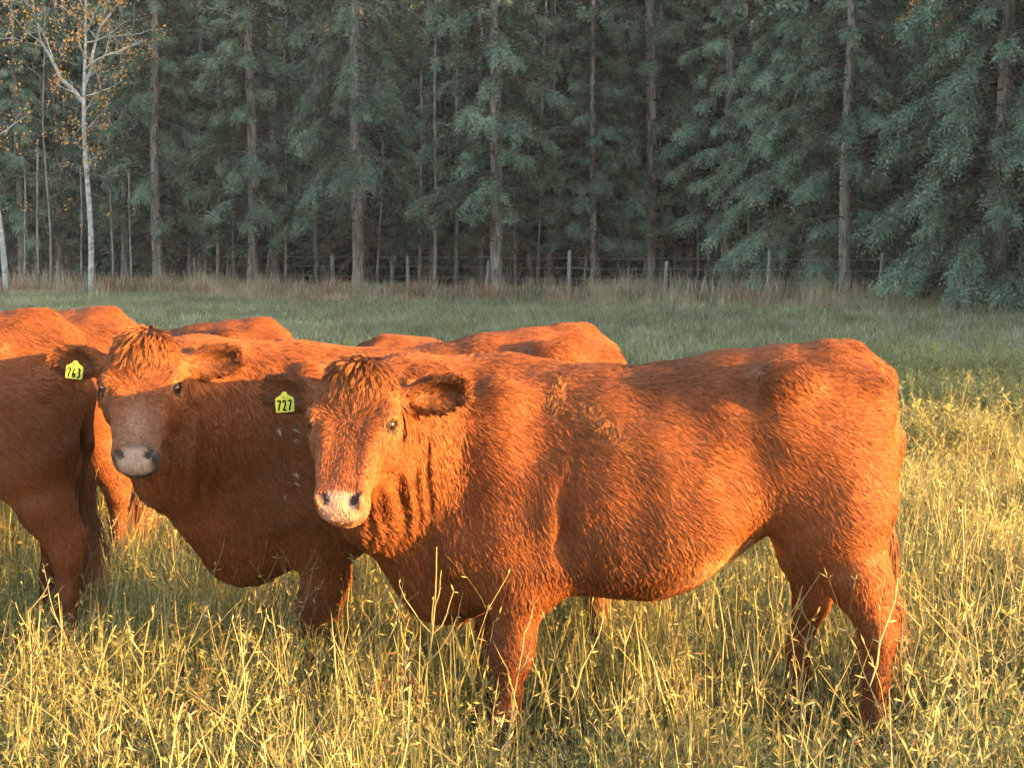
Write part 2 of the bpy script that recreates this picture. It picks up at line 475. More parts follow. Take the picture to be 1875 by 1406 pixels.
# ------------------------------------------------------------------ SDF engine for the cattle
class Field:
    def __init__(s, lo, hi, h):
        s.h = h; s.lo = np.array(lo, float)
        n = np.ceil((np.array(hi) - s.lo) / h).astype(int) + 1
        s.ax = [(s.lo[i] + h * np.arange(n[i])).astype(np.float32) for i in range(3)]
        s.F = np.full(n, .25, np.float32)
    def sub(s, lo, hi, pad):
        sl = []
        for i in range(3):
            a = int(max(0, math.floor((lo[i] - pad - s.lo[i]) / s.h)))
            b = int(min(len(s.ax[i]), math.ceil((hi[i] + pad - s.lo[i]) / s.h) + 1))
            if b <= a: return None
            sl.append(slice(a, b))
        return tuple(sl)
    def xyz(s, sl):
        return s.ax[0][sl[0]][:, None, None], s.ax[1][sl[1]][None, :, None], s.ax[2][sl[2]][None, None, :]
    def union(s, sl, d, k):
        a = s.F[sl]
        t = np.clip(.5 + .5 * (d - a) / k, 0, 1)
        s.F[sl] = d * (1 - t) + a * t - k * t * (1 - t)
    def carve(s, sl, d, k):
        a = s.F[sl]; b = -d
        t = np.clip(.5 - .5 * (b - a) / k, 0, 1)
        s.F[sl] = b * (1 - t) + a * t + k * t * (1 - t)
    def cone(s, a, b, ra, rb, k=.05, sq=None, carve=False):
        a = np.array(a, float); b = np.array(b, float)
        rm = max(ra, rb) * 1.15
        sl = s.sub(np.minimum(a, b) - rm, np.maximum(a, b) + rm, k + .02)
        if sl is None: return
        X, Y, Z = s.xyz(sl)
        ba = b - a; L2 = ba @ ba + 1e-9
        px, py, pz = X - a[0], Y - a[1], Z - a[2]
        t = np.clip((px * ba[0] + py * ba[1] + pz * ba[2]) / L2, 0, 1)
        qx, qy, qz = px - t * ba[0], py - t * ba[1], pz - t * ba[2]
        if sq is not None:
            nv, f = sq
            dn = qx * nv[0] + qy * nv[1] + qz * nv[2]
            e = (1 / f - 1)
            qx = qx + dn * nv[0] * e; qy = qy + dn * nv[1] * e; qz = qz + dn * nv[2] * e
        d = np.sqrt(qx * qx + qy * qy + qz * qz) - (ra + t * (rb - ra))
        (s.carve if carve else s.union)(sl, d.astype(np.float32), k)
    def chain(s, pts, k=.05, sq=None):
        for (a, b) in zip(pts[:-1], pts[1:]):
            s.cone(a[:3], b[:3], a[3], b[3], k, sq)
    def ell(s, c, r, axes=None, k=.03, carve=False):
        c = np.array(c, float); r = np.array(r, float)
        A = np.eye(3) if axes is None else np.array(axes, float)
        ext = np.sqrt(((A * r[:, None]) ** 2).sum(0))
        sl = s.sub(c - ext, c + ext, k + .02)
        if sl is None: return
        X, Y, Z = s.xyz(sl)
        px, py, pz = X - c[0], Y - c[1], Z - c[2]
        q = 0; q2 = 0
        for i in range(3):
            u = px * A[i, 0] + py * A[i, 1] + pz * A[i, 2]
            q = q + (u / r[i]) ** 2; q2 = q2 + (u / r[i] ** 2) ** 2
        k0 = np.sqrt(q); d = k0 * (k0 - 1) / (np.sqrt(q2) + 1e-6)
        (s.carve if carve else s.union)(sl, d.astype(np.float32), k)
    def loft(s, o, A, keys, p=2.3, taper=0.0, k=.05):
        """A rows: axis, lateral, up. keys rows: t, up_max, up_min, half width (measured in that frame)"""
        keys = np.array(keys, float)
        t = np.linspace(keys[0, 0], keys[-1, 0], 240)
        K = [np.interp(t, keys[:, 0], keys[:, i]) for i in (1, 2, 3)]
        ker = np.ones(9) / 9
        for _ in range(2):
            K = [np.convolve(np.pad(q, 4, 'edge'), ker, 'valid') for q in K]
        o = np.array(o, float); A = np.array(A, float)
        wm = K[2].max() * (1 + abs(taper)); corners = []
        for tt in (t[0], t[-1]):
            for up in (K[0].max(), K[1].min()):
                for w in (-wm, wm):
                    corners.append(o + A[0] * tt + A[1] * w + A[2] * up)
        corners = np.array(corners)
        sl = s.sub(corners.min(0), corners.max(0), k + .03)
        X, Y, Z = s.xyz(sl)
        px, py, pz = X - o[0], Y - o[1], Z - o[2]
        u = px * A[0, 0] + py * A[0, 1] + pz * A[0, 2]
        v = px * A[1, 0] + py * A[1, 1] + pz * A[1, 2]
        w = px * A[2, 0] + py * A[2, 1] + pz * A[2, 2]
        u, v, w = np.broadcast_arrays(u, v, w)
        uc = np.clip(u, t[0], t[-1])
        fi = (uc - t[0]) / (t[1] - t[0]); i0 = np.clip(fi.astype(int), 0, 238); fr = (fi - i0).astype(np.float32)
        top, bot, hw = [(q[i0] * (1 - fr) + q[i0 + 1] * fr) for q in K]
        c = (top + bot) / 2; hh = np.maximum((top - bot) / 2, .01); hw = np.maximum(hw, .01)
        sw = np.clip((w - c) / hh, -1.2, 1.2)
        g_ = ((np.abs(v) / (hw * (1 + taper * sw))) ** p + np.abs(sw if False else (w - c) / hh) ** p) ** (1 / p)
        d = (g_ - 1) * np.minimum(hw, hh)
        du = np.abs(u - uc)
        d = np.where(du > 0, np.hypot(np.maximum(d, 0), du) + np.minimum(d, 0) * 0, d)
        s.union(sl, d.astype(np.float32), k)
    def mesh(s, smooth=2):
        F = s.F; h = s.h
        ins = F < 0
        n = np.array(F.shape)
        cnt = np.zeros(n - 1, np.int8)
        for a in (0, 1):
            for b in (0, 1):
                for c in (0, 1):
                    cnt += ins[a:n[0] - 1 + a, b:n[1] - 1 + b, c:n[2] - 1 + c]
        mix = (cnt > 0) & (cnt < 8)
        ci = np.argwhere(mix)
        vid = np.full(mix.shape, -1, np.int32); vid[mix] = np.arange(len(ci))
        acc = np.zeros((len(ci), 3)); num = np.zeros(len(ci))
        for d in range(3):
            o1, o2 = [q for q in range(3) if q != d]
            for a in (0, 1):
                for b in (0, 1):
                    off = np.zeros(3, int); off[o1] = a; off[o2] = b
                    p0 = ci + off; p1 = p0.copy(); p1[:, d] += 1
                    f0 = F[tuple(p0.T)]; f1 = F[tuple(p1.T)]
                    m = (f0 < 0) != (f1 < 0)
                    t = f0[m] / (f0[m] - f1[m])
                    pp = p0[m].astype(float); pp[:, d] += t
                    acc[m] += pp; num[m] += 1
        V = s.lo + h * acc / num[:, None]
        quads = []
        for d in range(3):
            o1, o2 = [(1, 2), (2, 0), (0, 1)][d]
            sl0 = [slice(None)] * 3; sl1 = [slice(None)] * 3
            sl0[d] = slice(0, -1); sl1[d] = slice(1, None)
            ch = ins[tuple(sl0)] != ins[tuple(sl1)]
            e = np.argwhere(ch)
            e = e[(e[:, o1] > 0) & (e[:, o2] > 0) & (e[:, o1] < n[o1] - 1) & (e[:, o2] < n[o2] - 1)]
            q = []
            for (a, b) in ((-1, -1), (0, -1), (0, 0), (-1, 0)):
                c = e.copy(); c[:, o1] += a; c[:, o2] += b
                q.append(vid[tuple(c.T)])
            q = np.stack(q, 1)
            flip = ~ins[tuple(e.T)]
            q[flip] = q[flip][:, ::-1]
            quads.append(q)
        Q = np.vstack(quads)
        E = np.vstack([Q[:, [0, 1]], Q[:, [1, 2]], Q[:, [2, 3]], Q[:, [3, 0]]])
        nv = len(V)
        deg = np.bincount(E[:, 0], minlength=nv) + np.bincount(E[:, 1], minlength=nv)
        for it in range(smooth):
            nb = np.stack([np.bincount(E[:, 0], V[E[:, 1], i], nv) + np.bincount(E[:, 1], V[E[:, 0], i], nv) for i in range(3)], 1) / deg[:, None]
            V = V + .5 * (nb - V)
        return V, Q

def vnormals(V, Q):
    fn = np.cross(V[Q[:, 2]] - V[Q[:, 0]], V[Q[:, 3]] - V[Q[:, 1]])
    N = np.stack([sum(np.bincount(Q[:, j], fn[:, i], len(V)) for j in range(4)) for i in range(3)], 1)
    return unit(N)

# ------------------------------------------------------------------ cattle
TORSO = [(-.715, 1.06, .92, .03), (-.70, 1.13, .84, .10), (-.67, 1.20, .79, .155), (-.62, 1.258, .76, .20), (-.54, 1.292, .76, .245), (-.41, 1.28, .735, .275), (-.297, 1.255, .665, .30),
         (-.165, 1.230, .55, .335), (-.05, 1.212, .497, .352), (.0825, 1.205, .50, .345), (.2, 1.203, .507, .322), (.33, 1.205, .485, .295), (.45, 1.208, .455, .278),
         (.545, 1.20, .42, .26), (.627, 1.17, .425, .232), (.70, 1.12, .47, .20), (.765, 1.05, .56, .15), (.81, .94, .72, .05)]
HEADK = [(-.035, -.055, -.09, .03), (0, -.008, -.14, .075), (.04, .012, -.17, .10), (.09, .020, -.205, .116), (.14, .019, -.23, .124), (.19, .012, -.24, .124), (.25, .010, -.228, .104),
         (.31, .012, -.195, .082), (.37, .010, -.16, .069), (.42, .006, -.14, .068), (.46, -.006, -.128, .068), (.49, -.03, -.112, .058), (.51, -.055, -.09, .03)]
LEG_F = [(.40, .16, .82, .15), (.365, .195, .64, .112), (.37, .197, .55, .090), (.382, .19, .40, .056), (.388, .19, .35, .055), (.395, .188, .31, .046), (.405, .186, .22, .037), (.412, .186, .13, .047), (.42, .186, .09, .045), (.445, .186, .03, .058)]
LEG_H = [(-.47, .13, .99, .19), (-.55, .17, .78, .140), (-.612, .18, .61, .086), (-.676, .178, .475, .054), (-.684, .178, .43, .046), (-.68, .178, .30, .034), (-.675, .178, .14, .043), (-.665, .178, .10, .044), (-.635, .178, .03, .056)]

class Cow: pass
ULEN = .92

def cow_shape(step, poll, hd, pitch, legs=None, tail=None, roll=0.0, folds=None, hsize=1.0):
    """poll: point on top of the head, hd: unit heading of the face (x, y), all in the animal's own frame: x forward, y its left, z up"""
    c = Cow()
    poll = np.array(poll, float); hd = unit(np.array([hd[0], hd[1], 0.]))
    Zp = np.array([0, 0, 1.])
    left = np.cross(Zp, hd)
    a = hd * math.cos(pitch) - Zp * math.sin(pitch)
    w = hd * math.sin(pitch) + Zp * math.cos(pitch)
    if roll:
        left, w = left * math.cos(roll) + w * math.sin(roll), w * math.cos(roll) - left * math.sin(roll)
    c.poll, c.a, c.v, c.w = poll, a, left, w
    c.hs = hsize
    H = lambda u, v, ww: poll + hsize * (a * u * ULEN + left * v + w * ww)
    c.H = H
    lo = np.minimum([-.92, -.48, -.01], poll - .42); hi = np.maximum([.92, .48, 1.38], poll + .42)
    lo[2] = -.01
    f = Field(lo, hi, step)
    f.loft((0, 0, 0), np.array([[1, 0, 0], [0, 1, 0], [0, 0, 1.]]), TORSO, p=2.25, taper=-.16, k=.04)
    # hip bones, shoulder blades, hollow in front of the hip
    for s in (-1, 1):
        f.ell((-.41, s * .225, 1.175), (.10, .075, .065), k=.06)
        f.ell((-.62, s * .12, 1.10), (.10, .08, .10), k=.07)
        f.ell((-.585, s * .13, .92), (.125, .115, .20), k=.08)
        f.ell((.43, s * .205, .95), (.12, .095, .23), k=.08)
        f.ell((.47, s * .225, .70), (.12, .07, .11), k=.08)
        f.ell((-.285, s * .265, 1.165), (.038, .055, .050), k=.035, carve=True)
        f.ell((-.34, s * .345, .90), (.10, .045, .12), k=.08, carve=True)
        f.ell((.225, s * .345, .72), (.022, .055, .20), k=.05, carve=True)
        f.ell((.30, s * .335, 1.02), (.05, .04, .10), k=.06, carve=True)
    # legs
    legs = legs or {}
    for key, base, s in (('fl', LEG_F, 1), ('fr', LEG_F, -1), ('hl', LEG_H, 1), ('hr', LEG_H, -1)):
        dx = legs.get(key, (0, 0))            # shift of the foot, of the upper leg
        pts = []
        for (x, y, z, r) in base:
            m = np.clip((.95 - z) / .6, 0, 1)
            pts.append((x + dx[0] * m, s * y, z, r))
        f.chain(pts[:3], k=.09, sq=((0, 1., 0), .72))
        f.chain(pts[2:-1], k=.03)
        f.chain(pts[-2:], k=.015)
        foot = pts[-1]
        f.ell((foot[0], foot[1], .035), (.075, .056, .042), k=.015)
        if key[0] == 'h':
            hk = pts[3]
            f.chain([(hk[0] - .045, hk[1], hk[2] + .035, .026), (hk[0] - .02, hk[1], hk[2] - .03, .032)], k=.025)
            f.chain([(hk[0] + .04, hk[1], hk[2] + .16, .06), (hk[0] - .045, hk[1], hk[2] + .04, .024)], k=.04)
        else:
            kn = pts[4]
            f.ell((kn[0] + .015, kn[1], kn[2]), (.052, .052, .06), k=.03)
    # neck: crest, throat and dewlap
    S1 = np.array([.45, 0, 1.07]); S2 = np.array([.60, 0, .82])
    e1 = H(.06, 0, -.16); e2 = H(.19, 0, -.20)
    fw = np.array([.09, 0, 0])
    nsq = (unit(np.cross(Zp, unit(e1 - S1) * np.array([1, 1, 0]))), .80)
    m1 = (S1 + e1) / 2 + fw; m2 = (S2 + e2) / 2 + fw
    f.chain([(*S1, .15), (*m1, .135), (*e1, .10)], k=.09)
    f.chain([(*S2, .21), (*m2, .165), (*e2, .10)], k=.10)
    mm = (m1 + m2) / 2
    f.chain([(.52, 0, .95, .22), (*mm, .175), (*(e1 * .5 + e2 * .5), .115)], k=.09)
    f.chain([(.66, 0, .55, .13), (*(m2 + np.array([.02, 0, -.14])), .07), (*(e2 + np.array([0, 0, -.06])), .05)], k=.10)
    c.neck0, c.neck1 = np.array([.52, 0, .95]), e1 * .5 + e2 * .5
    c.neckm = mm
    # head
    A = np.array([a, left, w])
    K = np.array(HEADK); K = K * hsize; K[:, 0] *= ULEN
    f.loft(poll, A, K, p=2.35, taper=.12, k=.035)
    f.ell(H(.015, 0, -.045), np.array((.05, .07, .06)) * hsize, A, k=.05)                # poll
    MK = np.array([(.40, -.002, -.10, .050), (.425, .004, -.11, .066), (.45, .000, -.115, .073), (.475, -.010, -.115, .072), (.495, -.022, -.105, .064), (.508, -.04, -.09, .040)]) * hsize
    MK[:, 0] *= ULEN
    f.loft(poll, A, MK, p=2.9, taper=.05, k=.018)                                          # muzzle
    f.ell(H(.478, 0, -.098), np.array((.030, .052, .034)) * hsize, A, k=.010)            # lower lip
    for s in (-1, 1):
        f.ell(H(.172, s * .106, -.018), np.array((.036, .03, .030)) * hsize, A, k=.025)  # brow
        f.ell(H(.205, s * .095, -.10), np.array((.085, .034, .075)) * hsize, A, k=.05)   # cheek
        f.ell(H(.30, s * .066, -.01), np.array((.10, .02, .02)) * hsize, A, k=.03)       # nose ridge
        f.ell(H(.196, s * .127, -.028), np.array((.020, .016, .022)) * hsize, A, k=.010, carve=True)   # eye socket
        f.cone(H(.183, s * .098, -.006), H(.180, s * .122, -.034), .0115 * hsize, .0105 * hsize, k=.008)   # upper lid
        f.cone(H(.214, s * .104, -.012), H(.212, s * .120, -.036), .0085 * hsize, .0080 * hsize, k=.008)   # lower lid
        f.ell(H(.452, s * .058, -.010), np.array((.030, .017, .022)) * hsize, A, k=.015)
        f.cone(H(.442, s * .056, .006), H(.474, s * .038, -.006), .0090 * hsize, .0145 * hsize, k=.006, carve=True)
        # ear
        e = unit(left * s * .95 - a * .16 - w * .06)
        fc = unit(w * .75 + a * .52 + left * s * .10)
        fc = unit(fc - e * (fc @ e)); up = np.cross(e, fc)
        b0 = H(.075, s * .095, -.085)
        f.chain([(*b0, .036 * hsize), (*(b0 + e * .07 * hsize), .026 * hsize)], k=.03)
        ec = b0 + e * .128 * hsize
        EA = np.array([e, up, fc])
        f.ell(ec, np.array((.094, .054, .035)) * hsize, EA, k=.02)
        f.ell(ec + (fc * .029 + e * .012) * hsize, np.array((.074, .040, .039)) * hsize, EA, k=.012, carve=True)
        if s < 0: c.ear_r = (ec, e, up, fc)
        else: c.ear_l = (ec, e, up, fc)
    # mouth line
    f.ell(H(.488, 0, -.080), np.array((.05, .075, .0055)) * hsize, A, k=.008, carve=True)
    # tail
    tail = tail or [(-.60, 0, 1.235, .05), (-.69, 0, 1.16, .038), (-.728, -.01, 1.0, .028), (-.728, -.03, .80, .024), (-.71, -.045, .62, .020), (-.69, -.05, .50, .015)]
    f.chain(tail, k=.03)
    c.tail = np.array(tail)
    # skin folds on the neck: ridges running across it, plus rolling muscle relief
    X, Y, Z = [q for q in np.meshgrid(*f.ax, indexing='ij', sparse=True)]
    if folds:
        fa, spacing, amp = folds
        na = unit(c.neck1 - c.neck0) if fa is None else unit(np.array(fa, float))
        u = (X - c.neck0[0]) * na[0] + (Y - c.neck0[1]) * na[1] + (Z - c.neck0[2]) * na[2]
        ln = (c.neck1 - c.neck0) @ na
        band = np.clip(1.25 - 1.25 * ((u - ln * .80) / (ln * .42)) ** 2, 0, 1) * np.clip((Z - .66) / .22, 0, 1) * np.clip((1.17 - Z) / .15, 0, 1)
        hu = (X - poll[0]) * a[0] + (Y - poll[1]) * a[1] + (Z - poll[2]) * a[2]
        hw_ = (X - poll[0]) * w[0] + (Y - poll[1]) * w[1] + (Z - poll[2]) * w[2]
        hv_ = (X - poll[0]) * left[0] + (Y - poll[1]) * left[1] + (Z - poll[2]) * left[2]
        inhead = np.clip(1 - (np.maximum(np.abs(hv_) - .15, 0) * 30 + np.maximum(-.20 - hw_, 0) * 30), 0, 1)
        wob = .014 * np.sin(Z * 9 + 3 * Y) + .006 * np.sin(Z * 23 + 5 * X)
        ph = (u + wob) / spacing * 2 * np.pi
        fold = (np.sin(ph + 1.3 * np.sin(u * 31)) * .5 + .25 * np.sin(ph * .53 + 1)) * amp * (.75 + .25 * np.sin(Z * 11 + u * 20))
        f.F -= (fold * band * (1 - inhead)).astype(np.float32)
    rel = .0085 * np.sin(X * 13 + 2 * np.sin(Z * 9)) * np.sin(Z * 11 + Y * 7) + .004 * np.sin(X * 29 + Z * 21) * np.sin(Z * 25 - X * 8)
    rel = rel * np.clip((Z - .5) / .15, 0, 1)
    rel = rel * (np.clip((.62 - X) / .1, 0, 1))
    f.F -= rel.astype(np.float32)
    c.V, c.Q = f.mesh(2)
    c.N = vnormals(c.V, c.Q)
    D = (c.V - poll) / hsize
    
    return c

def head_mask(c, u, v, w):
    """1 on the head proper"""
    return ((u > -.06) & (u < .54) & (np.abs(v) < .16) & (w > -.26)).astype(float)

HIDE = np.array([.175, .054, .0175]); HIDE_D = np.array([.080, .029, .0125]); PALE = np.array([.52, .30, .15])

def regions(c, P, style):
    """colour, hair length, flow direction and hair density at points P of the animal's surface"""
    D = (P - c.poll) / c.hs
    u, v, w = D @ c.a / ULEN, D @ c.v, D @ c.w
    x, y, z = P.T
    n = len(P)
    n1 = vnoise(P, 3.1, 5); n2 = vnoise(P, 11, 6)
    col = HIDE * (1 + .16 * n1 + .12 * n2)[:, None]
    dk = np.clip(.45 + 1.1 * n1 + .4 * n2, 0, 1)[:, None] * .55
    col = col * (1 - dk) + HIDE_D * dk
    L = np.full(n, .019) * (1 + .35 * n2)
    dens = np.ones(n)
    back = np.array([-1., 0, 0]); down = np.array([0, 0, -1.])
    fl = back * .75 + down * np.clip(.35 + (1.2 - z) * .9, .3, 1.2)[:, None]
    # belly, legs
    leg = z < .50
    fl = np.where((z < .62)[:, None], down * 1.0 + back * .25, fl)
    L = np.where(z < .50, .012, L)
    hoof = z < .075
    col = np.where(hoof[:, None], np.array([.05, .042, .035]), col); dens = np.where(hoof, 0, dens)
    # lower legs darker and dusty
    col = np.where(((z < .42) & ~hoof)[:, None], col * np.array([.80, .78, .85]), col)
    # pale skin of the groin
    gr = np.exp(-(((x + .30) / .13) ** 2 + (y / .42) ** 2 + ((z - .61) / .070) ** 2))
    col = col * (1 - gr[:, None] * .9) + PALE * gr[:, None] * .9
    L = L * (1 - .6 * gr)
    # neck
    nd = unit(c.neck1 - c.neck0)
    tn = (P - c.neck0) @ nd / np.linalg.norm(c.neck1 - c.neck0)
    isn = (x > .50) & (z > .55)
    fl = np.where(isn[:, None], down * 1.0 - nd * .55 + back * .1, fl)
    L = np.where(isn, .021 * (1 + .3 * n2), L)
    chest = (x > .55) & (z < .75)
    L = np.where(chest, .030, L)
    # crest and top line: ruffled
    top = np.clip((z - 1.12) / .08, 0, 1) * (x < .7) * (x > -.8)
    L = L * (1 + .15 * top)
    # head
    hm = head_mask(c, u, v, w) > .5
    wh = np.stack([u - .205, v], 1)
    rr = np.linalg.norm(wh, axis=1) + 1e-4
    rad = (wh[:, :1] * c.a + wh[:, 1:] * c.v) / rr[:, None]
    face = np.where((u < .10)[:, None], c.a * 1.0 + c.v * (v * 3)[:, None], np.where((u < .30)[:, None], rad, c.a * .9 + c.v * (v * 4)[:, None] - c.w * .4))
    sidef = np.abs(v) > .10
    face = np.where((sidef & (u > .1))[:, None], c.a * .3 - c.w * .8, face)
    fl = np.where(hm[:, None], face, fl)
    Lh = np.where(u < .10, .034, np.where(u < .20, .020, np.where(u < .28, .011, .007)))
    Lh = np.where(np.abs(v) > .10, np.minimum(Lh, .010), Lh)
    L = np.where(hm, Lh, L)
    crown = np.exp(-((u - .0) / .06) ** 2 - (v / .075) ** 2) * (w > -.12)
    L = np.where(hm, L + .026 * crown, L)
    ck = np.clip((.15 - u) / .08, 0, 1)[:, None] * hm[:, None] * .38
    col = col * (1 - ck) + np.array([.32, .125, .045]) * ck  # forelock colour lightened, standing in for golden light on the tufts
    # face lighter towards the nose and round the eyes
    fcol = HIDE * 1.12
    t = np.clip((u - .22) / .2, 0, 1)[:, None] * hm[:, None]
    nosec = style['nose_hair']
    col = col * (1 - t) + nosec * t
    for s in (-1, 1):
        ed = np.sqrt((u - .200) ** 2 + (v - s * .118) ** 2 + (w + .02) ** 2)
        r1 = np.clip(1 - ed / .055, 0, 1)[:, None] * hm[:, None]
        col = col * (1 - r1 * .6) + np.array([.40, .17, .07]) * r1 * .6
        dens = np.where(hm & (ed < .019), 0, dens)
        col = np.where((hm & (ed < .027))[:, None], np.array([.05, .026, .018]), col)
    # muzzle skin
    nf = vnoise(P, 45, 88) * .010
    mzf = np.clip((u + nf - .428 + .012 * np.cos(v / .08 * 3.0)) / .022, 0, 1) * hm * (w > -.16)
    padf = np.clip((.052 + .016 * (u - .45) / .05 - np.abs(v) - nf) / .018, 0, 1) * np.clip((w + .070 - .25 * np.abs(v)) / .014, 0, 1) * np.clip((u - .432) / .02, 0, 1)
    mz = mzf > .5
    col = col * (1 - mzf[:, None]) + style['lip'] * (1 + .2 * n2)[:, None] * mzf[:, None]
    n3 = vnoise(P, 90, 17)
    col = np.where((mzf > 0)[:, None], col * (1 - padf[:, None]) + style['pad'] * (1 + .12 * n2 + .22 * n3)[:, None] * padf[:, None], col)
    dens = np.where(mz, .05, dens); L = np.where(mz, .006, L)
    # nostrils coloured dark for the shade inside them
    for s in (-1, 1):
        nd_ = np.sqrt(((u - .460) / 1.4) ** 2 + (v - s * (.047 - (u - .46) * .5)) ** 2 + (w + .006) ** 2)
        col = np.where((hm & (nd_ < .0155))[:, None], np.array([.035, .017, .014]), col)
    # ears
    for (ec, e, up, fc) in (c.ear_l, c.ear_r):
        q = (P - ec) / c.hs
        qe, qu, qf = q @ e, q @ up, q @ fc
        ise = (np.abs(qe) < .125) & (np.abs(qu) < .085) & (np.abs(qf) < .06) & (np.abs(v) > .125)
        inner = ise & (((qe - .012) / .094) ** 2 + (qu / .056) ** 2 < 1) & ((q - fc * .03) @ fc > -.045) & (qf < .03) & (qf > -.02)
        rim = np.sqrt((qe / .105) ** 2 + (qu / .064) ** 2)
        col = np.where(ise[:, None], HIDE * 1.15 * (1 + .2 * n2)[:, None], col)  # ear hair lightened in colour for the golden light along its top
        col = np.where((inner & (rim < .82))[:, None], np.array([.10, .036, .015]), col)  # shade of the deep ear cup put into the colour
        fl = np.where(ise[:, None], e * .8 + (up * np.sign(qu)[:, None]) * .5 + fc * .2, fl)
        L = np.where(ise, .018 + .026 * np.clip((rim - .6) / .4, 0, 1), L)
        dens = np.where(inner & (rim < .8), .7, dens)
        dens = np.where(ise & ~inner, 1.3, dens)
    # tail
    td = np.min(np.stack([np.linalg.norm(P - q[:3], axis=1) for q in c.tail[2:]]), 0)
    ist = (td < .10) & (x < -.70) & (np.abs(y - np.interp(z, c.tail[::-1, 2], c.tail[::-1, 1])) < .04)
    fl = np.where(ist[:, None], down + back * .1, fl)
    sw = np.clip((.80 - z) / .25, 0, 1) * ist
    L = np.where(ist, .02 + .17 * sw, L)
    dens = np.where(ist, 1 + 3 * sw, dens)
    col = np.where((sw > 0)[:, None], col * (1 - .3 * sw[:, None]) + np.array([.30, .20, .13]) * .3 * sw[:, None], col)
    lift = .20 + .10 * n1
    lift = np.where(hm, .26, lift)
    lift = np.where(ist, .12, lift)
    if 'extra' in style:
        col, L, fl, dens, lift = style['extra'](P, u, v, w, hm, col, L, fl, dens, lift)
    return np.clip(col, .004, .9), L, fl, dens, lift

M_hair, _nt, _b = nodes('cattle_hair')
_at = _nt.nodes.new('ShaderNodeAttribute'); _at.attribute_name = 'hcol'
_oi = _nt.nodes.new('ShaderNodeObjectInfo'); _mr = _nt.nodes.new('ShaderNodeMapRange')
_mr.inputs['To Min'].default_value = .82; _mr.inputs['To Max'].default_value = 1.18
_vm = _nt.nodes.new('ShaderNodeVectorMath'); _vm.operation = 'SCALE'
_nt.links.new(_oi.outputs['Random'], _mr.inputs['Value']); _nt.links.new(_at.outputs['Color'], _vm.inputs[0]); _nt.links.new(_mr.outputs[0], _vm.inputs['Scale'])
_nt.links.new(_vm.outputs[0], _b.inputs['Base Color'])
_b.inputs['Roughness'].default_value = .55
_b.inputs['Specular IOR Level'].default_value = .14
M_skin, _nt, _b = nodes('cattle_skin')
_at = _nt.nodes.new('ShaderNodeAttribute'); _at.attribute_name = 'col'
_nt.links.new(_at.outputs['Color'], _b.inputs['Base Color'])
_b.inputs['Roughness'].default_value = .6
_b.inputs['Specular IOR Level'].default_value = .3
_tc = _nt.nodes.new('ShaderNodeTexCoord'); _no = _nt.nodes.new('ShaderNodeTexNoise'); _no.inputs['Scale'].default_value = 120
_bu = _nt.nodes.new('ShaderNodeBump'); _bu.inputs['Strength'].default_value = .4; _bu.inputs['Distance'].default_value = .004
_nt.links.new(_tc.outputs['Object'], _no.inputs['Vector']); _nt.links.new(_no.outputs['Fac'], _bu.inputs['Height']); _nt.links.new(_bu.outputs[0], _b.inputs['Normal'])
M_eye = plain_mat('cow_eye', (.018, .010, .007), .08, .7, 0, .1)
M_tag = plain_mat('ear_tag_plastic', (.38, .40, .045), .55, .35, 0, .25)
M_ink = plain_mat('tag_marker_ink', (.008, .009, .006), .9, .02, 0, .1)

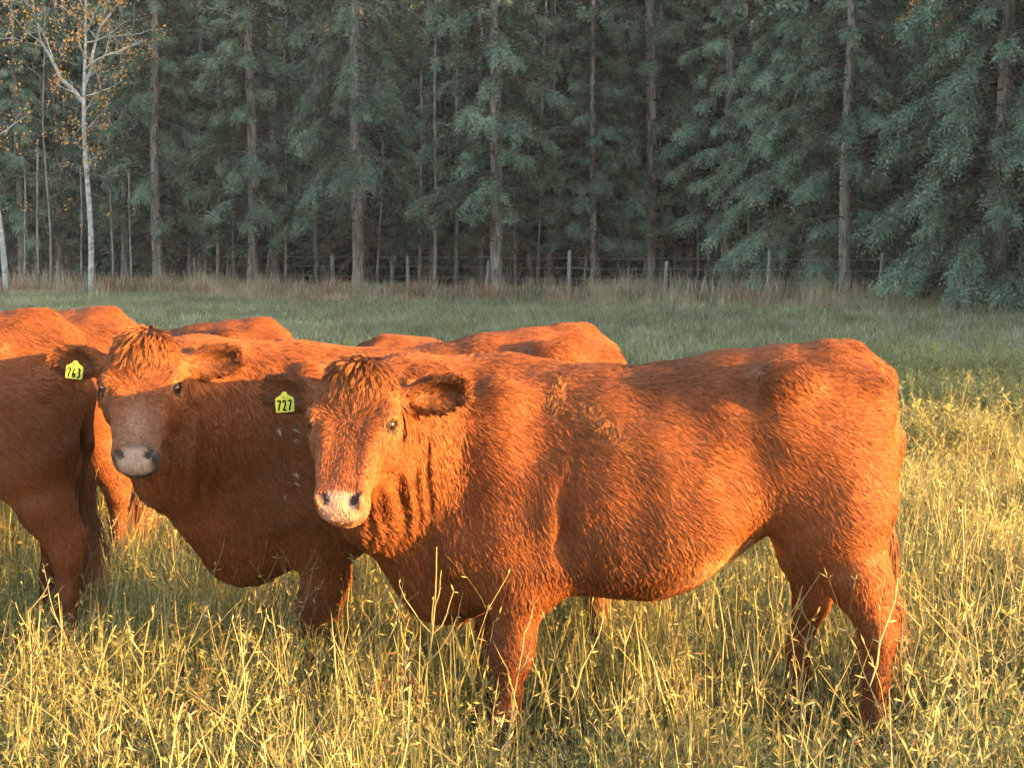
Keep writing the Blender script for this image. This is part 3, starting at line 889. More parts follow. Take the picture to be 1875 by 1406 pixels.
def fur(c, style, nstr, seed, view=None, wid=.0010):
    """one hair-curve set combed over the animal; returns a Curves data-block"""
    g = np.random.default_rng(seed)
    T = np.vstack([c.Q[:, [0, 1, 2]], c.Q[:, [0, 2, 3]]])
    P0, P1, P2 = c.V[T[:, 0]], c.V[T[:, 1]], c.V[T[:, 2]]
    fn = np.cross(P1 - P0, P2 - P0); ar = np.linalg.norm(fn, axis=1) / 2
    fnu = unit(fn)
    cen = (P0 + P1 + P2) / 3
    _, _, _, dens, _ = regions(c, cen, style)
    wgt = ar * dens
    if view is not None:
        vd = unit(np.array(view) - cen)
        fac = (fnu * vd).sum(1)
        wgt = wgt * np.where(fac > -.25, 1.0, .18)
        hcen = ((cen - c.poll) @ c.a)
        hd_ = np.linalg.norm(cen - c.H(.2, 0, -.1), axis=1)
        wgt = wgt * np.where(hd_ < .36, 2.2, 1.0)
    cdf = np.cumsum(wgt); cdf /= cdf[-1]
    ti = np.searchsorted(cdf, g.random(nstr))
    r1 = np.sqrt(g.random(nstr)); r2 = g.random(nstr)
    P = P0[ti] * (1 - r1)[:, None] + P1[ti] * (r1 * (1 - r2))[:, None] + P2[ti] * (r1 * r2)[:, None]
    Nn = unit(c.N[T[ti, 0]] * (1 - r1)[:, None] + c.N[T[ti, 1]] * (r1 * (1 - r2))[:, None] + c.N[T[ti, 2]] * (r1 * r2)[:, None])
    col, L, fl, dens, lift = regions(c, P, style)
    # wavy flow
    wv = np.stack([vnoise(P, 9, 31), vnoise(P, 9, 32), vnoise(P, 9, 33)], 1) * .40 + np.stack([vnoise(P, 28, 34), vnoise(P, 28, 35), vnoise(P, 28, 36)], 1) * .26
    fl = unit(fl) + wv
    fl = unit(fl - Nn * (fl * Nn).sum(1, keepdims=True))
    # clumps: roots in one jittered cell share a tip
    cell = .0080
    jit = np.stack([vnoise(P, 60, 41), vnoise(P, 60, 42), vnoise(P, 60, 43)], 1) * .0035
    ci = np.floor((P + jit) / cell).astype(np.int64)
    key = (ci[:, 0] + 500) * 4000000 + (ci[:, 1] + 500) * 2000 + (ci[:, 2] + 500)
    uq, inv = np.unique(key, return_inverse=True)
    cn = np.bincount(inv)
    cm = lambda A: np.stack([np.bincount(inv, A[:, i]) / cn for i in range(3)], 1)
    crand = g.normal(0, 1, (len(uq), 3)) * .22
    clen = g.uniform(.75, 1.3, len(uq)); clift = g.uniform(.5, 1.7, len(uq)); ccol = g.uniform(.72, 1.28, len(uq))
    cP, cN = cm(P), unit(cm(Nn))
    cF = cm(fl) + crand; cF = unit(cF - cN * (cF * cN).sum(1, keepdims=True))
    Li = L * clen[inv] * g.uniform(.75, 1.15, nstr)
    li = np.clip(lift * clift[inv], .05, 1.2)
    d = unit(fl * .55 + cF[inv] * .6)
    own = d * np.cos(li)[:, None] + Nn * np.sin(li)[:, None]
    droop = np.array([0, 0, -1.])
    tipc = cP[inv] + (cF[inv] * np.cos(li)[:, None] + cN[inv] * np.sin(li)[:, None] * .6) * Li[:, None]
    npt = 5
    s = np.linspace(0, 1, npt)
    pts = np.empty((nstr, npt, 3), np.float32)
    gr = np.where(L > .08, .9, .18)
    curl = g.normal(0, 1, (nstr, 3)) * .10
    for i, t in enumerate(s):
        q = P + own * (Li * t)[:, None] + (-Nn * .22 + droop * gr[:, None] + curl) * (Li * t * t)[:, None]
        mixf = .62 * t ** 1.3
        mixf = np.where(L > .08, mixf * .3, mixf)[:, None]
        pts[:, i] = q * (1 - mixf) + tipc * mixf
    cu = bpy.data.hair_curves.new('coat')
    cu.add_curves([npt] * nstr)
    cu.attributes['position'].data.foreach_set('vector', pts.ravel())
    ra = cu.attributes.get('radius') or cu.attributes.new('radius', 'FLOAT', 'POINT')
    rad = np.tile(np.array([1, .95, .8, .55, .15], np.float32) * wid, (nstr, 1)) * np.where(L > .08, 1.3, 1.0)[:, None]
    ra.data.foreach_set('value', rad.astype(np.float32).ravel())
    hc = cu.attributes.new('hcol', 'FLOAT_COLOR', 'CURVE')
    c4 = np.ones((nstr, 4), np.float32)
    c4[:, :3] = np.clip(col * ccol[inv][:, None] * g.uniform(.85, 1.15, (nstr, 1)), 0, 1)
    hc.data.foreach_set('color', c4.ravel())
    cu.materials.append(M_hair)
    return cu

def uv_ball(center, r, n=14, m=9):
    V = []; F = []
    for i in range(m + 1):
        th = math.pi * i / m
        for j in range(n):
            ph = 2 * math.pi * j / n
            V.append((math.sin(th) * math.cos(ph) * r[0], math.sin(th) * math.sin(ph) * r[1], math.cos(th) * r[2]))
    for i in range(m):
        for j in range(n):
            F.append((i * n + j, (i + 1) * n + j, (i + 1) * n + (j + 1) % n, i * n + (j + 1) % n))
    return np.array(V) + np.array(center), np.array(F)

DIG = {'7': [[(.0, .95), (.75, 1.0), (.62, .72), (.38, .35), (.25, 0)]],
       '2': [[(.05, .8), (.25, 1.0), (.6, .95), (.68, .7), (.45, .35), (.05, .02), (.4, .06), (.8, .0)]],
       '6': [[(.6, 1.0), (.3, .75), (.12, .4), (.15, .1), (.45, 0), (.68, .2), (.55, .45), (.2, .35)]],
       '3': [[(.1, .95), (.45, 1.0), (.62, .8), (.35, .55), (.65, .4), (.6, .1), (.3, 0), (.02, .12)]]}

def ear_tag(cow_e, pos, normal, text, size=.050, tilt=0.0):
    """plastic tag hanging from the ear: pos = top of its neck in the animal's frame"""
    nrm = unit(np.array(normal, float)); up = unit(np.array([0, 0, 1.]) - nrm * nrm[2]); rt = np.cross(up, nrm)
    rt, up = rt * math.cos(tilt) + up * math.sin(tilt), up * math.cos(tilt) - rt * math.sin(tilt)
    out = [(-.14, .0), (-.17, -.10), (-.5, -.30), (-.52, -.36), (-.52, -1.04), (-.47, -1.10), (.47, -1.10), (.52, -1.04), (.52, -.36), (.5, -.30), (.17, -.10), (.14, .0), (.07, .05), (-.07, .05)]
    pos = np.array(pos, float); th = .0016
    n = len(out)
    bow = lambda p: nrm * 0.0
    V = [pos + (rt * p[0] + up * p[1]) * size + bow(p) + nrm * th for p in out] + [pos + (rt * p[0] + up * p[1]) * size + bow(p) - nrm * th for p in out]
    me = bpy.data.meshes.new('ear_tag')
    F = [list(range(n)), list(range(2 * n - 1, n - 1, -1))] + [[i, n + i, n + (i + 1) % n, (i + 1) % n] for i in range(n)]
    me.from_pydata([tuple(v) for v in V], [], F); me.materials.append(M_tag); me.update()
    t = link('ear_tag', me, cow_e)
    tag(t, 'yellow plastic ear tag reading ' + text)
    # hand-written number
    mb = MB()
    for i, ch in enumerate(text):
        for st in DIG[ch]:
            st = np.array(st)
            tt = np.linspace(0, len(st) - 1, len(st) * 4)
            cv = np.stack([np.interp(tt, range(len(st)), st[:, k]) for k in (0, 1)], 1)
            for _ in range(2): cv[1:-1] = (cv[:-2] + 2 * cv[1:-1] + cv[2:]) / 4
            q = np.stack([-.42 + i * .30 + cv[:, 0] * .26, -1.00 + cv[:, 1] * .56], 1)
            Pq = np.array([pos + (rt * a + up * b) * size + bow((a, b)) + nrm * (th + .0012) for a, b in q])
            d = np.gradient(Pq, axis=0); sd = unit(np.cross(d, nrm)) * .0023
            Vv = np.stack([Pq + sd, Pq - sd], 1).reshape(-1, 3)
            k = np.arange(len(Pq) - 1) * 2
            mb.add(Vv, np.stack([k, k + 1, k + 3, k + 2], 1), (.03, .03, .02))
    link('number', mb.mesh('tag_number'), t, M_ink)
    # stud holding the tag
    V, F = uv_ball(pos - up * .010 + nrm * .003, (.005, .005, .005), 8, 6)
    link('stud', mesh_np('tag_stud', V, F, smooth=True), t, M_tag)
    return t

def add_cow_parts(e, c, body, coat):
    link('body', body, e); link('coat', coat, e)
    for s in (-1, 1):
        V, F = uv_ball((0, 0, 0), (.0235, .0235, .0235))
        p = c.H(.197, s * .1085, -.023)
        ob = link('eye', mesh_np('cow_eye', V * c.hs + p, F, smooth=True), e, M_eye)

def body_mesh(c, style, name):
    col = regions(c, c.V, style)[0]
    me = mesh_np(name, c.V, c.Q, col * .75, smooth=True)
    me.materials.append(M_skin)
    return me

PINK = np.array([.55, .34, .27])
def lick_patch(P, u, v, w, hm, col, L, fl, dens, lift):
    """rough, licked tufts behind the shoulder and on the withers"""
    x, y, z = P.T
    p1 = np.exp(-(((x - .13) / .11) ** 2 + ((z - 1.045 + (.13 - x) * .45) / .045) ** 2)) * (y > 0)
    p2 = np.exp(-(((x - .265) / .035) ** 2 + ((z - 1.12) / .06) ** 2)) * (y > 0)
    p = np.clip(p1 + p2, 0, 1)
    nz = vnoise(P, 40, 77); nz2 = vnoise(P, 40, 78)
    m = (p > .55)[:, None]
    fl = np.where(m, np.stack([nz, nz * 0, nz2 + .25], 1) + .15 * fl, fl)
    L = L * (1 + .15 * p); lift = lift + .28 * p
    col = col * (1 - .30 * p[:, None]) + np.array([.36, .16, .06]) * .30 * p[:, None]
    # shorter hair in the hollow before the hip
    hol = np.exp(-(((x + .25) / .035) ** 2 + ((z - 1.13 - (x + .25) * .9) / .045) ** 2)) * (y > 0)
    L = L * (1 - .35 * hol)
    return col, L, fl, dens, lift

STY_A = dict(nose_hair=np.array([.22, .065, .024]), lip=np.array([.25, .10, .06]), pad=np.array([.44, .25, .19]), extra=lick_patch)

def dirty_patch(P, u, v, w, hm, col, L, fl, dens, lift):
    """white flakes stuck to the coat of the shoulder"""
    x, y, z = P.T
    t = (x - .52)
    line = np.exp(-((t) / .05) ** 2) * (z > .72) * (z < .98) * (y > 0)
    nz = vnoise(P, 55, 91)
    m = (line > .5) & (nz > .70)
    col = np.where(m[:, None], np.array([.34, .31, .28]), col)
    # greyish bridge of the nose
    b = np.exp(-((u - .35) / .09) ** 2 - (v / .045) ** 2) * hm
    col = col * (1 - b[:, None] * .45) + np.array([.34, .22, .15]) * b[:, None] * .45
    return col, L, fl, dens, lift
STY_B = dict(nose_hair=np.array([.16, .066, .034]), lip=np.array([.075, .055, .05]), pad=np.array([.42, .29, .25]), extra=dirty_patch)
STY_G = dict(nose_hair=np.array([.40, .16, .07]), lip=np.array([.30, .17, .12]), pad=np.array([.55, .38, .32]))

def to_local(O, rz, P):
    d = np.array(P[:2], float) - np.array(O[:2], float)
    cs, sn = math.cos(rz), math.sin(rz)
    return np.array([d[0] * cs + d[1] * sn, -d[0] * sn + d[1] * cs] + list(P[2:]))

def dir_local(rz, h):
    cs, sn = math.cos(rz), math.sin(rz)
    return (h[0] * cs + h[1] * sn, -h[0] * sn + h[1] * cs)

def px_world(px, py, y):
    ang = R(5.04) + math.atan((py - 703) / 2900)
    return np.array([px_x(px, y / math.cos(R(5.04)) * (math.cos(R(5.04)) ** 2 + 0) if False else y), y, CAM_H - y * math.tan(ang)])

def cow_full(name, O, rz, c, style, nstr, seed, label, tagtext=None, wid=.0010):
    e = empty(name, (O[0], O[1], 0), rz)
    tag(e, label, 'cow', 'red cattle standing in the pasture')
    view = to_local(O, rz, (0, 0, CAM_H))
    add_cow_parts(e, c, body_mesh(c, style, name + '_body'), fur(c, style, nstr, seed, view, wid))
    if tagtext:
        ec, ee, up, fc = c.ear_r
        dn = np.array([0, 0, -1.])
        p = ec + fc * .052 - ee * .005 + np.array([0, 0, .008])
        nrm = unit(unit(view - p) * .75 + fc * .35 - ee * .12)
        ear_tag(e, p, nrm, tagtext, tilt=-.14 if tagtext == '763' else .05)
    return e

# front animal, broadside, head turned to the camera
OA = (.415, 4.80); RA = math.pi - R(8)
pollA = px_world(655, 668, 4.42)
cA = cow_shape(.0100, to_local(OA, RA, pollA), dir_local(RA, (-.15, -.985)), R(57), legs={'fl': (0, 0), 'fr': (.10, 0), 'hl': (0, 0), 'hr': (.21, 0)}, folds=((1, .35, 0), .044, .019), hsize=.96)
cow_full('red_cow', OA, RA, cA, STY_A, 420000, 101, 'red cow standing broadside in front, yellow ear tag 727', '727')

# second animal, half hidden behind the first, facing the camera
OB = (-.32, 5.60); RB = math.pi + R(15)
pollB = px_world(262, 615, 5.03)
cB = cow_shape(.0110, to_local(OB, RB, pollB), dir_local(RB, (.06, -.99)), R(59), legs={'fl': (.02, 0), 'fr': (-.10, 0), 'hl': (.08, 0), 'hr': (-.05, 0)}, folds=((1, .15, 0), .048, .025), hsize=.96)
cow_full('red_cow', OB, RB, cB, STY_B, 330000, 102, 'red cow facing the camera behind the first, yellow ear tag 763', '763')

# the rest share one animal, seen from behind and over the backs of the others
cG = cow_shape(.0130, (1.13, .05, 1.20), (1, .1), R(50), legs={'fl': (.04, 0), 'fr': (-.06, 0), 'hl': (.0, 0), 'hr': (.12, 0)}, folds=(None, .045, .02))
bodyG = body_mesh(cG, STY_G, 'cow_body')
coatG = fur(cG, STY_G, 230000, 103, None, .0012)
OTHERS = [  # rump position, heading (deg, 180 = left), size, label
    ((-1.56, 5.80), 186, 1.04, 'cow cut by the left edge, shaded rump and hanging tail towards the camera'),
    ((-1.70, 7.25), 172, 1.0, 'sunlit cow behind the tagged face at left, only back and hind leg showing'),
    ((-1.13, 8.15), 180, .93, 'sunlit cow whose tufted tail head rises left of the middle of the herd'),
    ((-.66, 7.15), 58, .90, 'low cow back showing just above the front cow\'s head'),
    ((-1.62, 9.3), 100, .86, 'fuzzy young cow behind the tufted tail head'),
]
first = None
for (rx, ry), hdg, sc, lab in OTHERS:
    rz = R(hdg)
    ox, oy = rx + .74 * sc * math.cos(rz), ry + .74 * sc * math.sin(rz)
    if first is None:
        e = empty('red_cow', (ox, oy, 0), rz, sc)
        add_cow_parts(e, cG, bodyG, coatG)
        first = e
    else:
        e = copy_tree(first)
        e.location = (ox, oy, 0); e.rotation_euler = (0, 0, rz); e.scale = (sc, sc, sc)
    tag(e, lab, 'cow', 'red cattle standing in the pasture')

# ------------------------------------------------------------------ fence
def fence_y(x): return 45.3 - .66 * x
def build_fence():
    xs = [-13.0, -10.4, -7.9, -5.5, -3.1, -.75, 1.58, 4.1, 6.6, 9.1, 11.6, 14.2]
    e = empty('wire_fence', (xs[0], fence_y(xs[0]), 0))
    tag(e, 'old wire fence with pale wooden posts along the edge of the wood', 'fence')
    o = np.array([xs[0], fence_y(xs[0]), 0])
    g = np.random.default_rng(3)
    tops = []
    for x in xs:
        b = np.array([x, fence_y(x), 0]) - o
        h = 1.38 + g.uniform(-.28, .05)
        lean = g.normal(0, .045, 2)
        mb = MB()
        zz = np.array([-.2, .3, .8, h - .02, h])
        r = np.array([.060, .056, .053, .051, .045]) * g.uniform(.85, 1.15)
        mb.tube(np.stack([b[0] + lean[0] * zz, b[1] + lean[1] * zz, zz], 1), r, (.5, .5, .5), seg=10)
        link('post', mb.mesh('fence_post', True), e, M_post)
        tops.append((b, lean))
    for hz in (.30, .62, .92, 1.20):
        P = []
        for (b0, l0), (b1, l1) in zip(tops[:-1], tops[1:]):
            p0 = b0 + np.array([l0[0] * hz, l0[1] * hz - .065, hz]); p1 = b1 + np.array([l1[0] * hz, l1[1] * hz - .065, hz])
            for t in np.linspace(0, 1, 8, endpoint=False):
                P.append(p0 * (1 - t) + p1 * t + np.array([0, 0, -.03 * 4 * t * (1 - t)]))
        mb = MB(); mb.tube(P, .004, (.5, .5, .5), seg=4)
        link('wire', mb.mesh('fence_wire'), e, M_wire)
build_fence()

# ------------------------------------------------------------------ aspens, poles
YEL = np.array([.72, .42, .10]); ORA = np.array([.70, .33, .11])
def grow(mb, lv, p, d, L, r, g, depth, tips):
    n = 5
    P = [p]; q = p.copy(); dd = d.copy()
    for i in range(n):
        dd = unit(dd + g.normal(0, .16, 3) + np.array([0, 0, .06]))
        q = q + dd * L / n
        P.append(q.copy())
    P = np.array(P)
    rr = np.linspace(r, r * .45, n + 1)
    mb.tube(P, rr, (.5, .5, .5), seg=6 if r > .02 else 4, cap=False)
    if depth == 0:
        tips.append(P); return
    k = 3 if depth > 1 else 4
    for i in range(k):
        j = 1 + int(g.integers(1, n))
        sd = unit(np.cross(dd, g.normal(0, 1, 3)))
        nd = unit(dd * g.uniform(.35, .9) + sd * g.uniform(.6, 1.0) + np.array([0, 0, g.uniform(-.15, .3)]))
        grow(mb, lv, P[j], nd, L * g.uniform(.5, .75), rr[j] * .55, g, depth - 1, tips)
    tips.append(P[-3:])

def leaves_on(tips, g, per, size, c1, c2, keep=1.0):
    mb = MB()
    for P in tips:
        if g.random() > keep: continue
        k = int(per * g.uniform(.4, 1.6))
        if k < 1: continue
        t = g.integers(0, len(P), k)
        p = P[t] + g.normal(0, .10, (k, 3))
        A = unit(g.normal(0, 1, (k, 3)) + np.array([0, 0, -.6])); N = unit(np.cross(A, g.normal(0, 1, (k, 3))))
        s = size * g.uniform(.7, 1.3, (k, 1))
        V = np.stack([p, p + A * s * .5 + N * s * .45, p + A * s, p + A * s * .5 - N * s * .45], 1).reshape(-1, 3)
        m = g.random((k, 1)); c = c1 * m + c2 * (1 - m)
        mb.add(V, np.arange(len(V)).reshape(-1, 4), np.repeat(c, 4, 0))
    return mb

def aspen(x, y, seed, H, r, label, forks, per=9, keep=.7, lean=(0, 0), size=.075, low=2.2, nb=10, leafc=(YEL, ORA)):
    g = np.random.default_rng(seed)
    mb = MB(); tips = []
    zz = np.linspace(0, H, 16)
    ax = np.stack([lean[0] * zz + .06 * np.sin(zz * .9), lean[1] * zz + .05 * np.sin(zz * .7 + 1), zz], 1)
    mb.tube(ax, r * (1 - zz / H * .72), (.5, .5, .5), seg=10, cap=False)
    at = lambda z: np.array([np.interp(z, zz, ax[:, i]) for i in range(3)])
    for i in range(nb):
        z = low + (H - low) * (i + g.random()) / nb
        az = g.uniform(0, 6.28)
        d = unit(np.array([math.cos(az), math.sin(az), g.uniform(.1, .8)]))
        grow(mb, None, at(z), d, g.uniform(.9, 1.7) * (1.2 - .4 * z / H), r * .28, g, 2, tips)
    for (z, d, L, rr) in forks:
        grow(mb, None, at(z), unit(np.array(d)), L, rr, g, 2, tips)
    e = empty('aspen_tree', (x, y, -.03)); tag(e, label, 'tree', 'aspens in front of the spruces')
    link('trunk', mb.mesh('aspen_trunk', True), e, M_bark if 'grey' in label else M_aspen)
    tips = [t for t in tips if t[:, 2].mean() > low + .6]
    link('crown', leaves_on(tips, g, per, size, leafc[0], leafc[1], keep).mesh('aspen_crown'), e, M_leaf)
    return e

yA = 49.0
aspen(px_x(166, yA), yA, 5, 10.0, .098, 'white-trunked aspen with forked top and orange leaves, left of the wood',
      [(5.9, (-.55, -.2, .9), 2.6, .075), (6.4, (.35, .1, 1.0), 2.6, .06), (6.9, (.7, -.3, .8), 2.0, .045)], per=10, keep=.7, nb=15, low=3.4)
aspen(px_x(92, 50), 50, 6, 9.0, .038, 'thin grey aspen with bare twigs left of the white-trunked aspen', [], per=4, keep=.4, nb=14, low=1.6)
aspen(px_x(12, 49), 49, 8, 9.0, .10, 'leaning pale aspen trunk at the left edge', [], per=6, keep=.5, lean=(-.085, 0), nb=6, low=4.5)
aspen(px_x(1700, 45), 45, 9, 9.0, .05, 'thin yellow-leaved aspen showing through the gap at upper right', [], per=13, keep=.8, nb=12, low=6.0)
aspen(px_x(1650, 43.5), 43.5, 10, 3.6, .02, 'small yellow-leaved sapling in the dark gap', [], per=4, keep=.4, nb=5, low=2.6, size=.06)

POLES = [  # column, depth, height, radius, label
    (797, 47.5, 9.0, .062, 'slim bare brown pole left of the thick pale trunk'),
    (985, 49.5, 10, .055, 'thin grey bare pole rising beside the middle of the wood'),
    (525, 50.5, 8, .050, 'thin bare pole between the two left fence posts'),
    (430, 52, 6, .045, 'thin grey stem left of the straight brown trunk'),
    (720, 50, 1.15, .07, 'broken brown stump next to a fence post'),
    (883, 47.5, 2.2, .025, 'spindly dead stem left of the thick pale trunk'),
    (1068, 46.0, 1.5, .05, 'leaning short dead pole right of the white fence post'),
    (1098, 47.0, 4.0, .045, 'dead brown stem behind the low spruce'),
    (1212, 48.0, 9.0, .075, 'brown trunk close beside the forking spruce'),
    (1240, 51.0, 10.0, .14, 'thick dark trunk back in the wood behind the pole cluster'),
    (1278, 47.2, 6.0, .042, 'pale thin pole in the pole cluster, left one'),
    (1296, 47.8, 5.0, .035, 'brown thin pole in the pole cluster, right one'),
    (1372, 44.0, 3.5, .045, 'short grey pole left of the sweeping spruce'),
    (240, 51, 4, .035, 'thin grey stem right of the white-trunked aspen'),
    (48, 51, 4, .04, 'thin grey stem at the foot of the leftmost spruces'),
    (72, 52, 5, .045, 'thin brown stem left of the grey aspen'),
    (1738, 39.5, 2.0, .05, 'grey snag under the boughs of the big right spruce'),
    (1805, 42, 5.0, .075, 'dark trunk just left of the big right pale trunk'),
    (400, 51.5, 7, .06, 'grey trunk half hidden by low boughs left of the brown trunk'),
    (350, 53, 7, .06, 'dim trunk among the boughs right of the white aspen'),
    (580, 53, 8, .08, 'dark trunk behind the drooping boughs'),
    (150, 50.5, 4, .03, 'thin dark stem just left of the white-trunked aspen'),
    (208, 52, 6, .045, 'thin stem between the white-trunked aspen and the dense spruce'),
    (690, 51, 9, .05, 'thin pale stem right of the leaning grey trunk'),
    (770, 50, 7, .06, 'grey trunk left of the slim bare brown pole'),
    (945, 48, 5, .035, 'thin pale stem right of the thick pale trunk'),
    (1150, 48.5, 6, .05, 'dim stem left of the forking spruce'),
    (1318, 48, 5, .04, 'pale thin stem left of the spruce with bare lower trunk'),
    (1420, 44.5, 4, .04, 'dim stem among the boughs of the sweeping spruce'),
    (1660, 46, 8, .08, 'dark trunk in the black gap right of the lone fence post'),
    (835, 51, 8, .07, 'shaded trunk between slim pole and thick pale trunk'),
]
g = np.random.default_rng(77)
for px, y, h, r, lab in POLES:
    mb = MB()
    zz = np.linspace(0, h, 10); ln = g.normal(0, .012, 2) + (np.array([.06, 0]) if 'leaning' in lab else 0)
    mb.tube(np.stack([ln[0] * zz + .02 * np.sin(zz + px), ln[1] * zz, zz], 1), r * (1 - .5 * zz / max(h, 6)), (.5, .5, .5), seg=8)
    tw = MB()
    for i in range(int(h * 5)):
        z = g.uniform(.5, h); az = g.uniform(0, 6.28); L = g.uniform(.2, .9) * min(1, h / 5)
        d = np.array([math.cos(az), math.sin(az), g.uniform(-.3, .2)])
        p = np.array([ln[0] * z, ln[1] * z, z])
        tw.tube([p, p + d * L * .5, p + d * L + np.array([0, 0, -.15 * L])], [.010, .007, .003], (.5, .5, .5), seg=3, cap=False)
    e = empty('dead_tree', (px_x(px, y), y, -.03)); tag(e, lab, 'tree', 'bare poles at the edge of the wood')
    link('trunk', mb.mesh('pole_trunk', True), e, M_bark)
    tag(link('twigs', tw.mesh('pole_twigs'), e, M_bark), kind='stuff')

# ------------------------------------------------------------------ grass and weeds (scattered clumps)
STRAW = np.array([.37, .32, .155]); GOLD = np.array([.255, .225, .078]); OLIVE = np.array([.20, .20, .068]); GRN = np.array([.125, .145, .058]); RUST = np.array([.30, .15, .075]); FROST = np.array([.36, .35, .25])

def blades(mb, g, n, R0, hmin, hmax, wid, cols, bend=.5):
    k = n
    rr = R0 * np.sqrt(g.random(k)); az = g.uniform(0, 6.28, k)
    b = np.stack([rr * np.cos(az), rr * np.sin(az), np.zeros(k)], 1)
    h = g.uniform(hmin, hmax, k); ba = g.uniform(0, 6.28, k); bl = np.abs(g.normal(0, bend, k)) * h
    d = np.stack([np.cos(ba), np.sin(ba), np.zeros(k)], 1)
    wa = g.uniform(0, 6.28, k); sd = np.stack([np.cos(wa), np.sin(wa), np.zeros(k)], 1) * wid * g.uniform(.7, 1.3, (k, 1))
    pts = []
    for t, ws in ((0, 1), (.4, .9), (.75, .6)):
        c = b + d * (bl * t * t)[:, None] + np.array([0, 0, 1.]) * (h * (t - .12 * (bl / h) * t * t))[:, None]
        pts += [c + sd * ws / 2, c - sd * ws / 2]
    tip = b + d * bl[:, None] + np.array([0, 0, 1.]) * (h * (1 - .15 * np.minimum(bl / h, 1.5)))[:, None]
    V = np.stack(pts + [tip], 1)
    ci = g.integers(0, len(cols), k)
    C = np.array(cols)[ci] * g.uniform(.75, 1.25, (k, 1))
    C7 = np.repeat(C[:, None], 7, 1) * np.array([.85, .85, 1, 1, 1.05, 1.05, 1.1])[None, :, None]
    base = np.arange(k)[:, None] * 7
    F4 = np.vstack([base + np.array([0, 1, 3, 2]), base + np.array([2, 3, 5, 4])])
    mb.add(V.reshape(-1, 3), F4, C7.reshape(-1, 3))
    mb.f3.append(base + np.array([4, 5, 6]) + mb.n - len(V) * 7)

def weed(mb, g, b, h, cols, wid=.0035, leaves=9, pods=4, spread=.25, side=3, leafsz=.024):
    """one dry stalk with side shoots, small curled leaves and pods"""
    def stalk(p, d, L, w, lv, pd, sides):
        n = 5
        P = [p]; q = p.copy(); dd = d.copy()
        for i in range(n):
            dd = unit(dd + g.normal(0, .13, 3)); q = q + dd * L / n; P.append(q.copy())
        P = np.array(P)
        c = cols[int(g.integers(len(cols)))] * g.uniform(.8, 1.25)
        wa = g.uniform(0, 6.28); sd = np.array([math.cos(wa), math.sin(wa), 0])
        ws = np.linspace(w, w * .45, n + 1)[:, None]
        V = np.stack([P + sd * ws, P - sd * ws], 1).reshape(-1, 3)
        k = np.arange(n) * 2
        mb.add(V, np.stack([k, k + 1, k + 3, k + 2], 1), c)
        if lv:
            j = g.uniform(.12, 1, lv) * n
            p0 = np.stack([np.interp(j, range(n + 1), P[:, i]) for i in range(3)], 1)
            A = unit(g.normal(0, 1, (lv, 3)) + np.array([0, 0, .15])); N = unit(np.cross(A, g.normal(0, 1, (lv, 3))))
            s = leafsz * g.uniform(.6, 1.5, (lv, 1))
            V = np.stack([p0, p0 + A * s * .5 + N * s * .10, p0 + A * s, p0 + A * s * .5 - N * s * .10], 1).reshape(-1, 3)
            cc = np.array([cols[i] for i in g.integers(0, len(cols), lv)]) * g.uniform(.7, 1.3, (lv, 1))
            mb.add(V, np.arange(len(V)).reshape(-1, 4), np.repeat(cc, 4, 0))
        for i in range(pd):
            p0 = P[-1 - int(g.integers(0, 3))]; A = unit(dd + g.normal(0, .6, 3)); s = g.uniform(.010, .026)
            N = unit(np.cross(A, g.normal(0, 1, 3))) * .0016
            mb.add([p0, p0 + A * s * .5 + N, p0 + A * s, p0 + A * s * .5 - N], [[0, 1, 2, 3]], c * 1.1)
        for i in range(sides):
            j = int(g.integers(1, n)); sdv = unit(np.cross(dd, g.normal(0, 1, 3)))
            stalk(P[j], unit(dd * .7 + sdv * .7 + np.array([0, 0, .25])), L * g.uniform(.25, .5), w * .7, max(1, lv // 3), max(1, pd // 2), 0)
    stalk(np.array(b, float), unit(np.array([g.normal(0, spread), g.normal(0, spread), 1.])), h, wid / 2, leaves, pods, side)

def clump_weeds(seed, n, R0, hmin, hmax, cols, **kw):
    g = np.random.default_rng(seed); mb = MB()
    for i in range(n):
        r = R0 * math.sqrt(g.random()); a = g.uniform(0, 6.28)
        weed(mb, g, (r * math.cos(a), r * math.sin(a), 0), g.uniform(hmin, hmax), cols, **kw)
    return mb

